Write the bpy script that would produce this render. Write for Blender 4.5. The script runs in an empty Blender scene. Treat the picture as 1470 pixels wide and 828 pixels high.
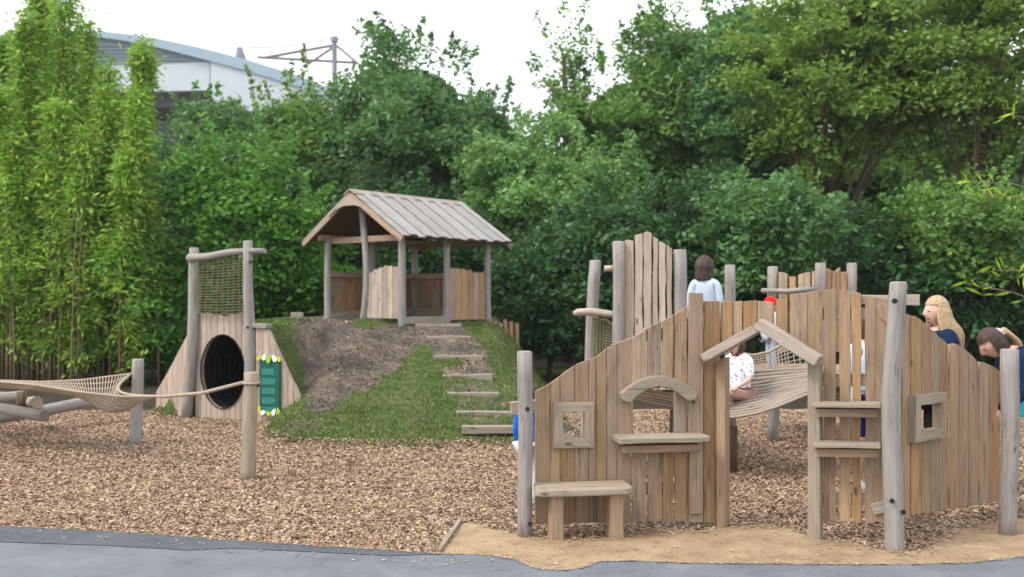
import bpy, bmesh, math, random
import numpy as np
from mathutils import Vector, Matrix

random.seed(11)
RNG = np.random.default_rng(11)
R = math.radians
F, CX, HY, EYE = 1430.0, 735.0, 430.0, 1.6      # lens in photo pixels, horizon row, eye height
scene = bpy.context.scene
COL = scene.collection


def at(px, py, D):
    return Vector(((px - CX) / F * D, D, EYE - (py - HY) / F * D))


def flat(px, py, z=0.0):
    D = F * (EYE - z) / (py - HY)
    return ((px - CX) / F * D, D)


def smooth(a, b, x):
    t = np.clip((x - a) / (b - a), 0, 1)
    return t * t * (3 - 2 * t)


def vnoise(x, y, s=1.0, seed=0):
    x = np.asarray(x, float) / s
    y = np.asarray(y, float) / s
    r = 0
    for k, (a, b, c, d) in enumerate(((1.0, .3, 1.1, -.4), (-.6, 1.3, .7, 1.0), (2.1, -1.7, 1.6, 2.3), (3.9, 2.8, -3.1, 4.2))):
        r = r + (np.sin(x * a + y * b + seed * 1.7 + k) * np.cos(x * c + y * d - seed * .9 + 2 * k)) / (1 + .6 * k)
    return r / 2.2


# ------------------------------------------------------------------ materials
def new_mat(name):
    m = bpy.data.materials.new(name)
    m.use_nodes = True
    nt = m.node_tree
    b = nt.nodes['Principled BSDF']
    return m, nt, b


def N(nt, typ, **kw):
    n = nt.nodes.new(typ)
    for k, v in kw.items():
        if k == 'inp':
            for kk, vv in v.items():
                n.inputs[kk].default_value = vv
        else:
            setattr(n, k, v)
    return n


def ramp(nt, stops, fac=None):
    r = nt.nodes.new('ShaderNodeValToRGB')
    e = r.color_ramp.elements
    while len(e) < len(stops):
        e.new(.5)
    for el, (p, c) in zip(e, stops):
        el.position = p
        el.color = (c[0], c[1], c[2], 1)
    if fac is not None:
        nt.links.new(fac, r.inputs[0])
    return r


def mix(nt, fac, a, b, mode='MIX'):
    n = nt.nodes.new('ShaderNodeMix')
    n.data_type = 'RGBA'
    n.blend_type = mode
    for sock, v in ((n.inputs[0], fac), (n.inputs[6], a), (n.inputs[7], b)):
        if isinstance(v, (int, float)):
            sock.default_value = v
        elif isinstance(v, tuple):
            sock.default_value = (*v, 1)
        else:
            nt.links.new(v, sock)
    return n.outputs[2]


def plain(name, col, rough=.6, spec=.3, noise=.0, nscale=8., bump=0., metal=0.):
    m, nt, b = new_mat(name)
    b.inputs['Base Color'].default_value = (*col, 1)
    b.inputs['Roughness'].default_value = rough
    b.inputs['Specular IOR Level'].default_value = spec
    b.inputs['Metallic'].default_value = metal
    if noise or bump:
        tc = N(nt, 'ShaderNodeTexCoord')
        nz = N(nt, 'ShaderNodeTexNoise', inp={'Scale': nscale, 'Detail': 6., 'Roughness': .65})
        nt.links.new(tc.outputs['Object'], nz.inputs['Vector'])
        if noise:
            r = ramp(nt, [(.25, tuple(c * (1 - noise) for c in col)), (.75, tuple(min(1, c * (1 + noise)) for c in col))], nz.outputs[0])
            nt.links.new(r.outputs[0], b.inputs['Base Color'])
        if bump:
            bp = N(nt, 'ShaderNodeBump', inp={'Strength': bump, 'Distance': .02})
            nt.links.new(nz.outputs[0], bp.inputs['Height'])
            nt.links.new(bp.outputs[0], b.inputs['Normal'])
    return m


def wood(name, dark, mid, light, stain=.35, grey=None, greyfac=.0, vary=.35):
    """weathered timber: long grain along u of the UV map, a tone per board, patchy stains, greyed areas"""
    m, nt, b = new_mat(name)
    uv = N(nt, 'ShaderNodeUVMap')
    mp = N(nt, 'ShaderNodeMapping')
    mp.inputs['Scale'].default_value = (2.2, 55, 1)
    nt.links.new(uv.outputs[0], mp.inputs[0])
    g = N(nt, 'ShaderNodeTexNoise', inp={'Scale': 1.0, 'Detail': 7., 'Roughness': .68, 'Distortion': .9})
    nt.links.new(mp.outputs[0], g.inputs['Vector'])
    r = ramp(nt, [(.22, dark), (.5, mid), (.78, light)], g.outputs[0])
    geo = N(nt, 'ShaderNodeNewGeometry')
    # tone of each board
    hv = N(nt, 'ShaderNodeHueSaturation')
    mr = N(nt, 'ShaderNodeMapRange', inp={'To Min': 1 - vary, 'To Max': 1 + vary})
    nt.links.new(geo.outputs['Random Per Island'], mr.inputs[0])
    nt.links.new(mr.outputs[0], hv.inputs['Value'])
    w2 = N(nt, 'ShaderNodeMath', operation='MULTIPLY', inp={1: 7.31})
    w3 = N(nt, 'ShaderNodeMath', operation='FRACT')
    nt.links.new(geo.outputs['Random Per Island'], w2.inputs[0])
    nt.links.new(w2.outputs[0], w3.inputs[0])
    sr = N(nt, 'ShaderNodeMapRange', inp={'To Min': .78, 'To Max': 1.32})
    nt.links.new(w3.outputs[0], sr.inputs[0])
    nt.links.new(sr.outputs[0], hv.inputs['Saturation'])
    nt.links.new(r.outputs[0], hv.inputs['Color'])
    # stains
    mp2 = N(nt, 'ShaderNodeMapping')
    mp2.inputs['Scale'].default_value = (2.4, 9, 1)
    nt.links.new(uv.outputs[0], mp2.inputs[0])
    s = N(nt, 'ShaderNodeTexNoise', inp={'Scale': 1.3, 'Detail': 5., 'Roughness': .6})
    nt.links.new(mp2.outputs[0], s.inputs['Vector'])
    sm = N(nt, 'ShaderNodeMapRange', inp={'From Min': .42, 'From Max': .72, 'To Min': 0., 'To Max': stain})
    nt.links.new(s.outputs[0], sm.inputs[0])
    c = mix(nt, sm.outputs[0], hv.outputs[0], tuple(x * .45 for x in dark))
    if grey:
        mp3 = N(nt, 'ShaderNodeMapping')
        mp3.inputs['Location'].default_value = (5, 3, 0)
        mp3.inputs['Scale'].default_value = (1.3, 12, 1)
        nt.links.new(uv.outputs[0], mp3.inputs[0])
        s3 = N(nt, 'ShaderNodeTexNoise', inp={'Scale': 1.1, 'Detail': 6., 'Roughness': .6})
        nt.links.new(mp3.outputs[0], s3.inputs['Vector'])
        m3 = N(nt, 'ShaderNodeMapRange', inp={'From Min': .35, 'From Max': .65, 'To Min': greyfac * .35, 'To Max': greyfac})
        nt.links.new(s3.outputs[0], m3.inputs[0])
        c = mix(nt, m3.outputs[0], c, grey)
    # knots
    mp4 = N(nt, 'ShaderNodeMapping')
    mp4.inputs['Scale'].default_value = (2.6, 6.5, 1)
    nt.links.new(uv.outputs[0], mp4.inputs[0])
    v = N(nt, 'ShaderNodeTexVoronoi', inp={'Scale': 1.0, 'Randomness': 1.0})
    nt.links.new(mp4.outputs[0], v.inputs['Vector'])
    km = N(nt, 'ShaderNodeMapRange', inp={'From Min': .05, 'From Max': .11, 'To Min': .75, 'To Max': 0.})
    nt.links.new(v.outputs['Distance'], km.inputs[0])
    c = mix(nt, km.outputs[0], c, tuple(x * .35 for x in dark))
    # drying cracks: thin dark lines along the grain
    mp5 = N(nt, 'ShaderNodeMapping')
    mp5.inputs['Location'].default_value = (9, 1, 0)
    mp5.inputs['Scale'].default_value = (.9, 26, 1)
    nt.links.new(uv.outputs[0], mp5.inputs[0])
    s5 = N(nt, 'ShaderNodeTexNoise', inp={'Scale': 1.0, 'Detail': 3., 'Roughness': .5, 'Distortion': .3})
    nt.links.new(mp5.outputs[0], s5.inputs['Vector'])
    m5 = N(nt, 'ShaderNodeMath', operation='SUBTRACT', inp={1: .5})
    m6 = N(nt, 'ShaderNodeMath', operation='ABSOLUTE')
    nt.links.new(s5.outputs[0], m5.inputs[0])
    nt.links.new(m5.outputs[0], m6.inputs[0])
    ck = N(nt, 'ShaderNodeMapRange', inp={'From Min': .004, 'From Max': .016, 'To Min': .62, 'To Max': 0.})
    nt.links.new(m6.outputs[0], ck.inputs[0])
    # cracks come and go
    cm_ = N(nt, 'ShaderNodeMath', operation='MULTIPLY')
    cg = N(nt, 'ShaderNodeMapRange', inp={'From Min': .45, 'From Max': .6})
    nt.links.new(s.outputs[0], cg.inputs[0])
    nt.links.new(ck.outputs[0], cm_.inputs[0])
    nt.links.new(cg.outputs[0], cm_.inputs[1])
    c = mix(nt, cm_.outputs[0], c, tuple(x * .22 for x in dark))
    nt.links.new(c, b.inputs['Base Color'])
    b.inputs['Roughness'].default_value = .78
    b.inputs['Specular IOR Level'].default_value = .25
    bp = N(nt, 'ShaderNodeBump', inp={'Strength': .45, 'Distance': .006})
    nt.links.new(g.outputs[0], bp.inputs['Height'])
    nt.links.new(bp.outputs[0], b.inputs['Normal'])
    return m


def leafmat(name, cols, trans=.35, rough=.45):
    m, nt, b = new_mat(name)
    geo = N(nt, 'ShaderNodeNewGeometry')
    r = ramp(nt, [(i / (len(cols) - 1), c) for i, c in enumerate(cols)], geo.outputs['Random Per Island'])
    tc = N(nt, 'ShaderNodeTexCoord')
    nz = N(nt, 'ShaderNodeTexNoise', inp={'Scale': .9, 'Detail': 3.})
    nt.links.new(tc.outputs['Object'], nz.inputs['Vector'])
    hv = N(nt, 'ShaderNodeHueSaturation')
    mr = N(nt, 'ShaderNodeMapRange', inp={'From Min': .3, 'From Max': .7, 'To Min': .72, 'To Max': 1.3})
    nt.links.new(nz.outputs[0], mr.inputs[0])
    nt.links.new(mr.outputs[0], hv.inputs['Value'])
    nt.links.new(r.outputs[0], hv.inputs['Color'])
    nt.links.new(hv.outputs[0], b.inputs['Base Color'])
    b.inputs['Roughness'].default_value = rough
    b.inputs['Specular IOR Level'].default_value = .35
    t = N(nt, 'ShaderNodeBsdfTranslucent')
    tint = mix(nt, .5, hv.outputs[0], (.16, .22, .02))
    nt.links.new(tint, t.inputs['Color'])
    mx = N(nt, 'ShaderNodeMixShader', inp={0: trans})
    nt.links.new(b.outputs[0], mx.inputs[1])
    nt.links.new(t.outputs[0], mx.inputs[2])
    nt.links.new(mx.outputs[0], nt.nodes['Material Output'].inputs['Surface'])
    return m


M = {}
M['tan'] = wood('tan_oak_boards', (.15, .094, .054), (.312, .203, .121), (.44, .31, .198), .32, (.34, .275, .21), .32, .20)
M['post'] = wood('grey_weathered_log', (.12, .098, .084), (.265, .228, .200), (.40, .36, .325), .36, (.30, .292, .292), .6, .12)
M['pale'] = wood('pale_silvered_boards', (.19, .14, .105), (.385, .295, .23), (.53, .43, .355), .3, (.42, .38, .345), .42, .24)
M['sawn'] = wood('sawn_trim_board', (.16, .115, .075), (.315, .24, .165), (.43, .345, .25), .3, (.32, .285, .235), .5, .14)
M['jamb'] = wood('orange_oak_post', (.17, .10, .055), (.34, .215, .12), (.46, .315, .19), .25, (.33, .265, .19), .25, .10)
M['hutwall'] = wood('brown_shelter_boards', (.13, .075, .042), (.30, .185, .108), (.43, .295, .195), .3, (.26, .22, .18), .25, .30)
M['hutlight'] = wood('orange_tan_shelter_boards', (.2, .115, .065), (.40, .26, .165), (.52, .38, .27), .2, (.44, .36, .29), .3, .25)
M['roof'] = wood('silver_roof_boards', (.195, .18, .168), (.30, .285, .272), (.42, .405, .39), .28, (.34, .335, .335), .5, .16)
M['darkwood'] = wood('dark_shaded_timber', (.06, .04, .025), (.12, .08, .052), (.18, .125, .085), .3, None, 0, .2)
M['step'] = wood('grey_step_timber', (.13, .10, .075), (.26, .205, .155), (.36, .30, .24), .3, (.36, .32, .28), .5, .12)
M['rope'] = plain('beige_rope', (.36, .295, .235), .9, .1, .22, 60, .3)
M['ropedark'] = plain('olive_brown_rope', (.18, .165, .10), .9, .1, .25, 60, .3)
M['bolt'] = plain('black_bolt_head', (.012, .012, .014), .5, .4)
M['pipe'] = plain('black_ribbed_plastic', (.004, .005, .006), .55, .3)
M['signgreen'] = plain('sign_green', (.003, .085, .055), .45, .4)
M['signtext'] = plain('sign_pale_lettering', (.05, .26, .235), .5, .3)
M['signyellow'] = plain('sign_yellow', (.50, .52, .03), .5, .3)
M['signwhite'] = plain('sign_white', (.72, .78, .80), .5, .3)
M['signlime'] = plain('sign_lime', (.28, .48, .05), .5, .3)
M['bark'] = plain('brown_bark', (.075, .058, .042), .9, .1, .4, 14, .6)
M['culm'] = plain('bamboo_cane', (.17, .125, .07), .5, .3, .4, 6)
M['bwhite'] = plain('white_cladding', (.50, .545, .59), .6, .3, .05, 1)
M['broof'] = plain('pale_blue_metal_roof', (.29, .38, .45), .45, .4, .05, 1)
M['blouvre'] = plain('grey_blue_louvre', (.21, .27, .32), .55, .3)
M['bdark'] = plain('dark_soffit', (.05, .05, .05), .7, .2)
M['steel'] = plain('grey_steel', (.17, .20, .23), .5, .4)
M['steelred'] = plain('brown_painted_steel', (.17, .125, .125), .6, .3)
M['skin'] = plain('skin', (.52, .31, .23), .55, .35, .06, 20)
M['skin2'] = plain('skin_pale', (.62, .38, .31), .55, .35, .06, 20)
M['eye'] = plain('eye_dark', (.02, .015, .012), .2, .5)
M['lip'] = plain('lip', (.42, .16, .14), .5, .3)
M['blonde'] = plain('blonde_hair', (.40, .285, .165), .5, .4, .35, 45, .5)
M['brownhair'] = plain('dark_brown_hair', (.045, .026, .018), .45, .4, .4, 45, .5)
M['brownhair2'] = plain('brown_hair', (.045, .025, .02), .5, .4, .35, 45, .5)
M['shirtwhite'] = plain('pale_blue_white_shirt', (.47, .56, .67), .8, .15, .05, 12)
M['navy'] = plain('navy_cloth', (.006, .018, .055), .85, .15, .3, 14)
M['black'] = plain('black_cloth', (.010, .011, .016), .85, .15, .3, 14)
M['indigo'] = plain('indigo_cloth', (.012, .014, .11), .85, .15, .2, 14)
M['red'] = plain('red_cap_cloth', (.62, .012, .012), .75, .2)
M['blue'] = plain('bright_blue_cloth', (.012, .12, .48), .75, .2, .2, 14)
M['palejean'] = plain('pale_denim', (.35, .42, .52), .85, .15, .2, 14)
M['palegrey'] = plain('pale_grey_cloth', (.50, .52, .55), .85, .15, .1, 14)
M['shoe'] = plain('grey_shoe', (.25, .27, .30), .7, .2)
M['pinkcloth'] = plain('dusky_pink_cloth', (.50, .31, .27), .85, .15, .1, 14)
M['teal'] = plain('turquoise_cloth', (.03, .42, .52), .7, .2, .1, 14)
M['lilac'] = plain('lilac_hair_band', (.55, .48, .62), .8, .2)


def dotted(name, base, dots, scale):
    m, nt, b = new_mat(name)
    tc = N(nt, 'ShaderNodeTexCoord')
    v = N(nt, 'ShaderNodeTexVoronoi', inp={'Scale': scale})
    nt.links.new(tc.outputs['Object'], v.inputs['Vector'])
    r = ramp(nt, [(.25, dots), (.34, base)], v.outputs['Distance'])
    nt.links.new(r.outputs[0], b.inputs['Base Color'])
    b.inputs['Roughness'].default_value = .85
    return m


M['print'] = dotted('white_cloth_with_blue_print', (.74, .76, .82), (.32, .34, .52), 22)

M['leafdark'] = leafmat('deep_green_leaves', [(0.064, 0.166, 0.070), (0.099, 0.238, 0.087), (0.156, 0.316, 0.097), (0.105, 0.245, 0.107)], .40)
M['leafshade'] = leafmat('shaded_shrub_leaves', [(.024, .080, .036), (.036, .110, .044), (.060, .15, .050), (.034, .115, .05)], .34)  # darker leaf copy: shade low in the planting put into the colour
M['leafmid'] = leafmat('mid_green_leaves', [(0.091, 0.211, 0.055), (0.137, 0.288, 0.068), (0.229, 0.379, 0.083), (0.115, 0.260, 0.078)], .42)
M['leafbright'] = leafmat('bright_green_leaves', [(0.062, 0.212, 0.035), (0.103, 0.303, 0.046), (0.179, 0.387, 0.061), (0.083, 0.242, 0.046)], .38)
M['leafsoft'] = leafmat('soft_light_green_leaves', [(0.103, 0.253, 0.083), (0.175, 0.353, 0.107), (0.238, 0.426, 0.120), (0.127, 0.288, 0.098)], .38)
M['leafyellow'] = leafmat('yellowish_green_leaves', [(0.125, 0.231, 0.047), (0.198, 0.324, 0.058), (0.277, 0.409, 0.075), (0.118, 0.251, 0.066)], .46)
M['leafbamboo'] = leafmat('bamboo_leaves', [(0.134, 0.319, 0.043), (0.234, 0.463, 0.056), (0.414, 0.600, 0.079), (0.288, 0.399, 0.075)], .45)
M['leaflime'] = leafmat('lime_bamboo_leaves', [(.30, .42, .02), (.42, .52, .03), (.24, .38, .03)], .45)
M['grass'] = leafmat('grass_blades', [(0.052, 0.113, 0.026), (0.081, 0.162, 0.036), (0.138, 0.205, 0.050), (0.230, 0.216, 0.102)], .3)

# chips
m, nt, b = new_mat('wood_chips')
geo = N(nt, 'ShaderNodeNewGeometry')
r = ramp(nt, [(0, (.16, .099, .060)), (.2, (.25, .161, .102)), (.5, (.335, .228, .150)), (.8, (.42, .308, .220)), (1, (.53, .42, .32))], geo.outputs['Random Per Island'])
nt.links.new(r.outputs[0], b.inputs['Base Color'])
b.inputs['Roughness'].default_value = .85
b.inputs['Specular IOR Level'].default_value = .15
M['chips'] = m
m, nt, b = new_mat('wood_chip_bed')
tc = N(nt, 'ShaderNodeTexCoord')
v = N(nt, 'ShaderNodeTexVoronoi', inp={'Scale': 24., 'Randomness': 1.})
mp = N(nt, 'ShaderNodeMapping')
mp.inputs['Scale'].default_value = (1, 1.0, 1)
nz0 = N(nt, 'ShaderNodeTexNoise', inp={'Scale': 14., 'Detail': 2.})
nt.links.new(tc.outputs['Object'], nz0.inputs['Vector'])
nt.links.new(mix(nt, .03, tc.outputs['Object'], nz0.outputs[1], 'LINEAR_LIGHT'), mp.inputs[0])
nt.links.new(mp.outputs[0], v.inputs['Vector'])
sep = N(nt, 'ShaderNodeSeparateColor')
nt.links.new(v.outputs['Color'], sep.inputs[0])
r = ramp(nt, [(0, (.15, .095, .06)), (.4, (.25, .167, .112)), (.75, (.34, .235, .165)), (1, (.44, .33, .24))], sep.outputs[0])
nt.links.new(r.outputs[0], b.inputs['Base Color'])
b.inputs['Roughness'].default_value = .9
bp = N(nt, 'ShaderNodeBump', inp={'Strength': .5, 'Distance': .02})
nt.links.new(sep.outputs[1], bp.inputs['Height'])
nt.links.new(bp.outputs[0], b.inputs['Normal'])
M['chipbed'] = m


m, nt, b = new_mat('soil_crumbs')
geo = N(nt, 'ShaderNodeNewGeometry')
r = ramp(nt, [(0, (.05, .04, .036)), (.45, (.13, .105, .09)), (.75, (.24, .19, .15)), (.92, (.30, .23, .16)), (1, (.38, .31, .21))], geo.outputs['Random Per Island'])
nt.links.new(r.outputs[0], b.inputs['Base Color'])
b.inputs['Roughness'].default_value = .95
M['crumbs'] = m


def groundmat(name, cols, scale, fine, bump=.4, dist=.02, spots=None):
    m, nt, b = new_mat(name)
    tc = N(nt, 'ShaderNodeTexCoord')
    a = N(nt, 'ShaderNodeTexNoise', inp={'Scale': scale, 'Detail': 8., 'Roughness': .7})
    f = N(nt, 'ShaderNodeTexNoise', inp={'Scale': fine, 'Detail': 4., 'Roughness': .7})
    nt.links.new(tc.outputs['Object'], a.inputs['Vector'])
    nt.links.new(tc.outputs['Object'], f.inputs['Vector'])
    r = ramp(nt, [(.28 + .44 * i / (len(cols) - 1), c) for i, c in enumerate(cols)], a.outputs[0])
    fr = ramp(nt, [(.25, (.62, .62, .62)), (.7, (1.18, 1.18, 1.18))], f.outputs[0])
    c = mix(nt, 1., r.outputs[0], fr.outputs[0], 'MULTIPLY')
    if spots:
        v = N(nt, 'ShaderNodeTexVoronoi', inp={'Scale': spots[1]})
        nt.links.new(tc.outputs['Object'], v.inputs['Vector'])
        mr = N(nt, 'ShaderNodeMapRange', inp={'From Min': .06, 'From Max': .14, 'To Min': .7, 'To Max': 0.})
        nt.links.new(v.outputs['Distance'], mr.inputs[0])
        c = mix(nt, mr.outputs[0], c, spots[0])
    nt.links.new(c, b.inputs['Base Color'])
    b.inputs['Roughness'].default_value = .9
    b.inputs['Specular IOR Level'].default_value = .2
    bp = N(nt, 'ShaderNodeBump', inp={'Strength': bump, 'Distance': dist})
    nt.links.new(f.outputs[0], bp.inputs['Height'])
    nt.links.new(bp.outputs[0], b.inputs['Normal'])
    return m


M['asphalt'] = groundmat('worn_pale_asphalt', [(.105, .117, .137), (.140, .154, .178), (.165, .18, .203), (.205, .217, .235)], 2.4, 260, .35, .004, ((.07, .07, .075), 9))
M['asphaltdark'] = groundmat('dark_asphalt_band', [(.072, .082, .10), (.092, .104, .123), (.115, .127, .146)], 2.0, 220, .45, .006, ((.16, .15, .14), 12))
M['sand'] = groundmat('buff_sandy_path', [(.21, .14, .085), (.34, .24, .145), (.42, .305, .19), (.50, .385, .26)], 3.2, 110, .8, .012, ((.11, .072, .045), 9))
M['soil'] = groundmat('leaf_litter_soil', [(.028, .024, .016), (.05, .042, .028), (.085, .068, .045)], 1.5, 60, .8, .04)

# hill: soil / grass by vertex attribute
m, nt, b = new_mat('hill_soil_and_turf')
tc = N(nt, 'ShaderNodeTexCoord')
at_ = N(nt, 'ShaderNodeAttribute', attribute_name='turf')
n1 = N(nt, 'ShaderNodeTexNoise', inp={'Scale': 1.9, 'Detail': 10., 'Roughness': .78})
n2 = N(nt, 'ShaderNodeTexNoise', inp={'Scale': 22., 'Detail': 6., 'Roughness': .75})
n3 = N(nt, 'ShaderNodeTexNoise', inp={'Scale': 9., 'Detail': 8., 'Roughness': .75})
for n_ in (n1, n2, n3):
    nt.links.new(tc.outputs['Object'], n_.inputs['Vector'])
soil = ramp(nt, [(.33, (.060, .050, .046)), (.45, (.12, .098, .088)), (.55, (.21, .165, .135)), (.66, (.36, .28, .20))], n1.outputs[0])
soil2 = ramp(nt, [(.3, (.55, .55, .55)), (.7, (1.3, 1.3, 1.3))], n2.outputs[0])
sc = mix(nt, 1., soil.outputs[0], soil2.outputs[0], 'MULTIPLY')
gc = ramp(nt, [(.3, (.055, .065, .03)), (.46, (.075, .12, .032)), (.6, (.13, .15, .055)), (.72, (.20, .165, .10))], n3.outputs[0])
ad = N(nt, 'ShaderNodeMath', operation='ADD')
ns = N(nt, 'ShaderNodeMapRange', inp={'From Min': .25, 'From Max': .75, 'To Min': -.45, 'To Max': .45})
nt.links.new(n3.outputs[0], ns.inputs[0])
nt.links.new(at_.outputs['Fac'], ad.inputs[0])
nt.links.new(ns.outputs[0], ad.inputs[1])
th = N(nt, 'ShaderNodeMapRange', inp={'From Min': .4, 'From Max': .62})
nt.links.new(ad.outputs[0], th.inputs[0])
nt.links.new(mix(nt, th.outputs[0], sc, gc.outputs[0]), b.inputs['Base Color'])
b.inputs['Roughness'].default_value = .95
b.inputs['Specular IOR Level'].default_value = .1
bp = N(nt, 'ShaderNodeBump', inp={'Strength': .9, 'Distance': .06})
nt.links.new(n2.outputs[0], bp.inputs['Height'])
nt.links.new(bp.outputs[0], b.inputs['Normal'])
M['hill'] = m


# ------------------------------------------------------------------ mesh builder
class MB:
    def __init__(s):
        s.v, s.f, s.uv, s.mi = [], [], [], []

    def add(s, verts, faces, uvs=None, mi=0):
        o = len(s.v)
        s.v += [tuple(p) for p in verts]
        for i, fc in enumerate(faces):
            s.f.append([o + k for k in fc])
            s.uv.append(uvs[i] if uvs else [(0, 0)] * len(fc))
            s.mi.append(mi)

    def prism(s, o, ux, uz, n, poly, th, mi=0):
        """polygon in the (ux,uz) plane at o, extruded by th along n; grain runs along uz"""
        o, ux, uz, n = Vector(o), Vector(ux), Vector(uz), Vector(n)
        k = len(poly)
        ou, ov = random.uniform(0, 50), random.uniform(0, 50)
        fr = [o + ux * a + uz * b_ for a, b_ in poly]
        bk = [p + n * th for p in fr]
        faces, uvs = [], []
        fuv = [(b_ + ou, a + ov) for a, b_ in poly]
        # wind so that the front faces -n
        area = sum(poly[i][0] * poly[(i + 1) % k][1] - poly[(i + 1) % k][0] * poly[i][1] for i in range(k))
        flip = (area > 0) == (ux.cross(uz).dot(n) > 0)
        a_, b__ = list(range(k)), list(range(k, 2 * k))
        faces.append(a_[::-1] if flip else a_)
        uvs.append(fuv[::-1] if flip else fuv)
        faces.append(b__ if flip else b__[::-1])
        uvs.append(fuv if flip else fuv[::-1])
        for i in range(k):
            j = (i + 1) % k
            q = [i, j, k + j, k + i]
            L = (fr[j] - fr[i])
            along = abs(L.normalized().dot(uz)) if L.length > 1e-9 else 0
            if along > .5:
                u = [(poly[i][1] + ou, ov), (poly[j][1] + ou, ov), (poly[j][1] + ou, ov + th), (poly[i][1] + ou, ov + th)]
            else:
                u = [(ou, poly[i][0] + ov), (ou, poly[j][0] + ov), (ou + th * .3, poly[j][0] + ov), (ou + th * .3, poly[i][0] + ov)]
            if not flip:
                q, u = q[::-1], u[::-1]
            # outward check is cheap to skip: normals are made consistent on build
            faces.append(q)
            uvs.append(u)
        s.add(fr + bk, faces, uvs, mi)

    def bar(s, p0, p1, w, h, up=(0, 0, 1), wob=0.0, mi=0):
        """rectangular timber from p0 to p1, w across, h along up"""
        p0, p1, up = Vector(p0), Vector(p1), Vector(up)
        d = (p1 - p0)
        L = d.length
        d.normalize()
        side = d.cross(up).normalized()
        up2 = side.cross(d).normalized()
        npt = 2 if not wob else 5
        top = [(h / 2 + random.uniform(-wob, wob), L * i / (npt - 1)) for i in range(npt)]
        bot = [(-h / 2 + random.uniform(-wob, wob), L * i / (npt - 1)) for i in range(npt)]
        s.prism(p0 - side * w / 2, up2, d, side, bot + top[::-1], w, mi)

    def tube(s, pts, rad, seg=10, jit=0.0, caps=True, mi=0, seam=0):
        pts = [Vector(p) for p in pts]
        if isinstance(rad, (int, float)):
            rad = [rad] * len(pts)
        n = len(pts)
        ou, ov = random.uniform(0, 50), random.uniform(0, 50)
        ref = None
        verts, ln = [], [0]
        for i in range(1, n):
            ln.append(ln[-1] + (pts[i] - pts[i - 1]).length)
        ph = [random.uniform(0, 6.28) for _ in range(4)]
        for i, p in enumerate(pts):
            t = (pts[min(n - 1, i + 1)] - pts[max(0, i - 1)]).normalized()
            if ref is None:
                ref = Vector((0, 1, 0)) if abs(t.y) < .8 else Vector((1, 0, 0))
            a = (ref - t * ref.dot(t)).normalized()
            b_ = t.cross(a)
            ref = a
            for k in range(seg):
                an = 2 * math.pi * k / seg
                rr = rad[i] * (1 + jit * (math.sin(2 * an + ph[0] + i * .4) + .6 * math.sin(3 * an + ph[1] - i * .7) + .4 * math.sin(5 * an + ph[2] + 1.3 * i)))
                verts.append(p + a * math.cos(an) * rr + b_ * math.sin(an) * rr)
        faces, uvs = [], []
        for i in range(n - 1):
            for k in range(seg):
                k2 = (k + 1) % seg
                faces.append([i * seg + k, i * seg + k2, (i + 1) * seg + k2, (i + 1) * seg + k])
                r0 = 6.28 * rad[i] / seg
                uvs.append([(ln[i] + ou, k * r0 + ov), (ln[i] + ou, (k + 1) * r0 + ov), (ln[i + 1] + ou, (k + 1) * r0 + ov), (ln[i + 1] + ou, k * r0 + ov)])
        if caps:
            for i, rev in ((0, True), (n - 1, False)):
                fc = [i * seg + k for k in range(seg)]
                u = [(ou + .02 * math.cos(6.28 * k / seg), ov + rad[i] * math.sin(6.28 * k / seg)) for k in range(seg)]
                faces.append(fc[::-1] if rev else fc)
                uvs.append(u)
        s.add(verts, faces, uvs, mi)

    def rope(s, pts, r=.01, seg=5):
        s.tube(pts, r, seg)

    def disc(s, c, n, r, th=.012, seg=10, mi=0):
        c, n = Vector(c), Vector(n).normalized()
        s.tube([c, c + n * th], r, seg, mi=mi)


WORLD = {}


def mk(name, mb, mats, parent=None, bevel=0, smooth_=False, recalc=True):
    me = bpy.data.meshes.new(name)
    off = WORLD.get(parent.name, Vector((0, 0, 0))) if parent else Vector((0, 0, 0))
    if not parent:
        xs = np.array(mb.v)
        off = Vector(((xs[:, 0].min() + xs[:, 0].max()) / 2, (xs[:, 1].min() + xs[:, 1].max()) / 2, xs[:, 2].min()))
    me.from_pydata([(p[0] - off.x, p[1] - off.y, p[2] - off.z) for p in mb.v], [], mb.f)
    uvl = me.uv_layers.new(name='UVMap')
    flatuv = [c for fu in mb.uv for uv in fu for c in uv]
    uvl.data.foreach_set('uv', flatuv)
    if not isinstance(mats, (list, tuple)):
        mats = [mats]
    for m_ in mats:
        me.materials.append(m_)
    if len(mats) > 1:
        me.polygons.foreach_set('material_index', mb.mi)
    if recalc:
        bm = bmesh.new()
        bm.from_mesh(me)
        bmesh.ops.recalc_face_normals(bm, faces=bm.faces)
        bm.to_mesh(me)
        bm.free()
    if smooth_:
        me.polygons.foreach_set('use_smooth', [True] * len(me.polygons))
    me.update()
    o = bpy.data.objects.new(name, me)
    COL.objects.link(o)
    if parent:
        o.parent = parent
    else:
        o.location = off
    WORLD[o.name] = off
    if bevel:
        bv = o.modifiers.new('bevel', 'BEVEL')
        bv.width = bevel
        bv.segments = 2
        bv.limit_method = 'ANGLE'
        bv.angle_limit = R(40)
        bv.use_clamp_overlap = True
    if smooth_ == 'auto':
        me.polygons.foreach_set('use_smooth', [len(p.vertices) == 4 for p in me.polygons])
    return o


def thing(name, label, cat, loc, group=None):
    o = bpy.data.objects.new(name, None)
    o.empty_display_size = .2
    COL.objects.link(o)
    o.location = Vector(loc)
    WORLD[o.name] = Vector(loc)
    o['label'] = label
    o['category'] = cat
    if group:
        o['group'] = group
    return o


def tag(o, label=None, cat=None, group=None, kind=None):
    for k, v in (('label', label), ('category', cat), ('group', group), ('kind', kind)):
        if v:
            o[k] = v
    return o


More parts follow.
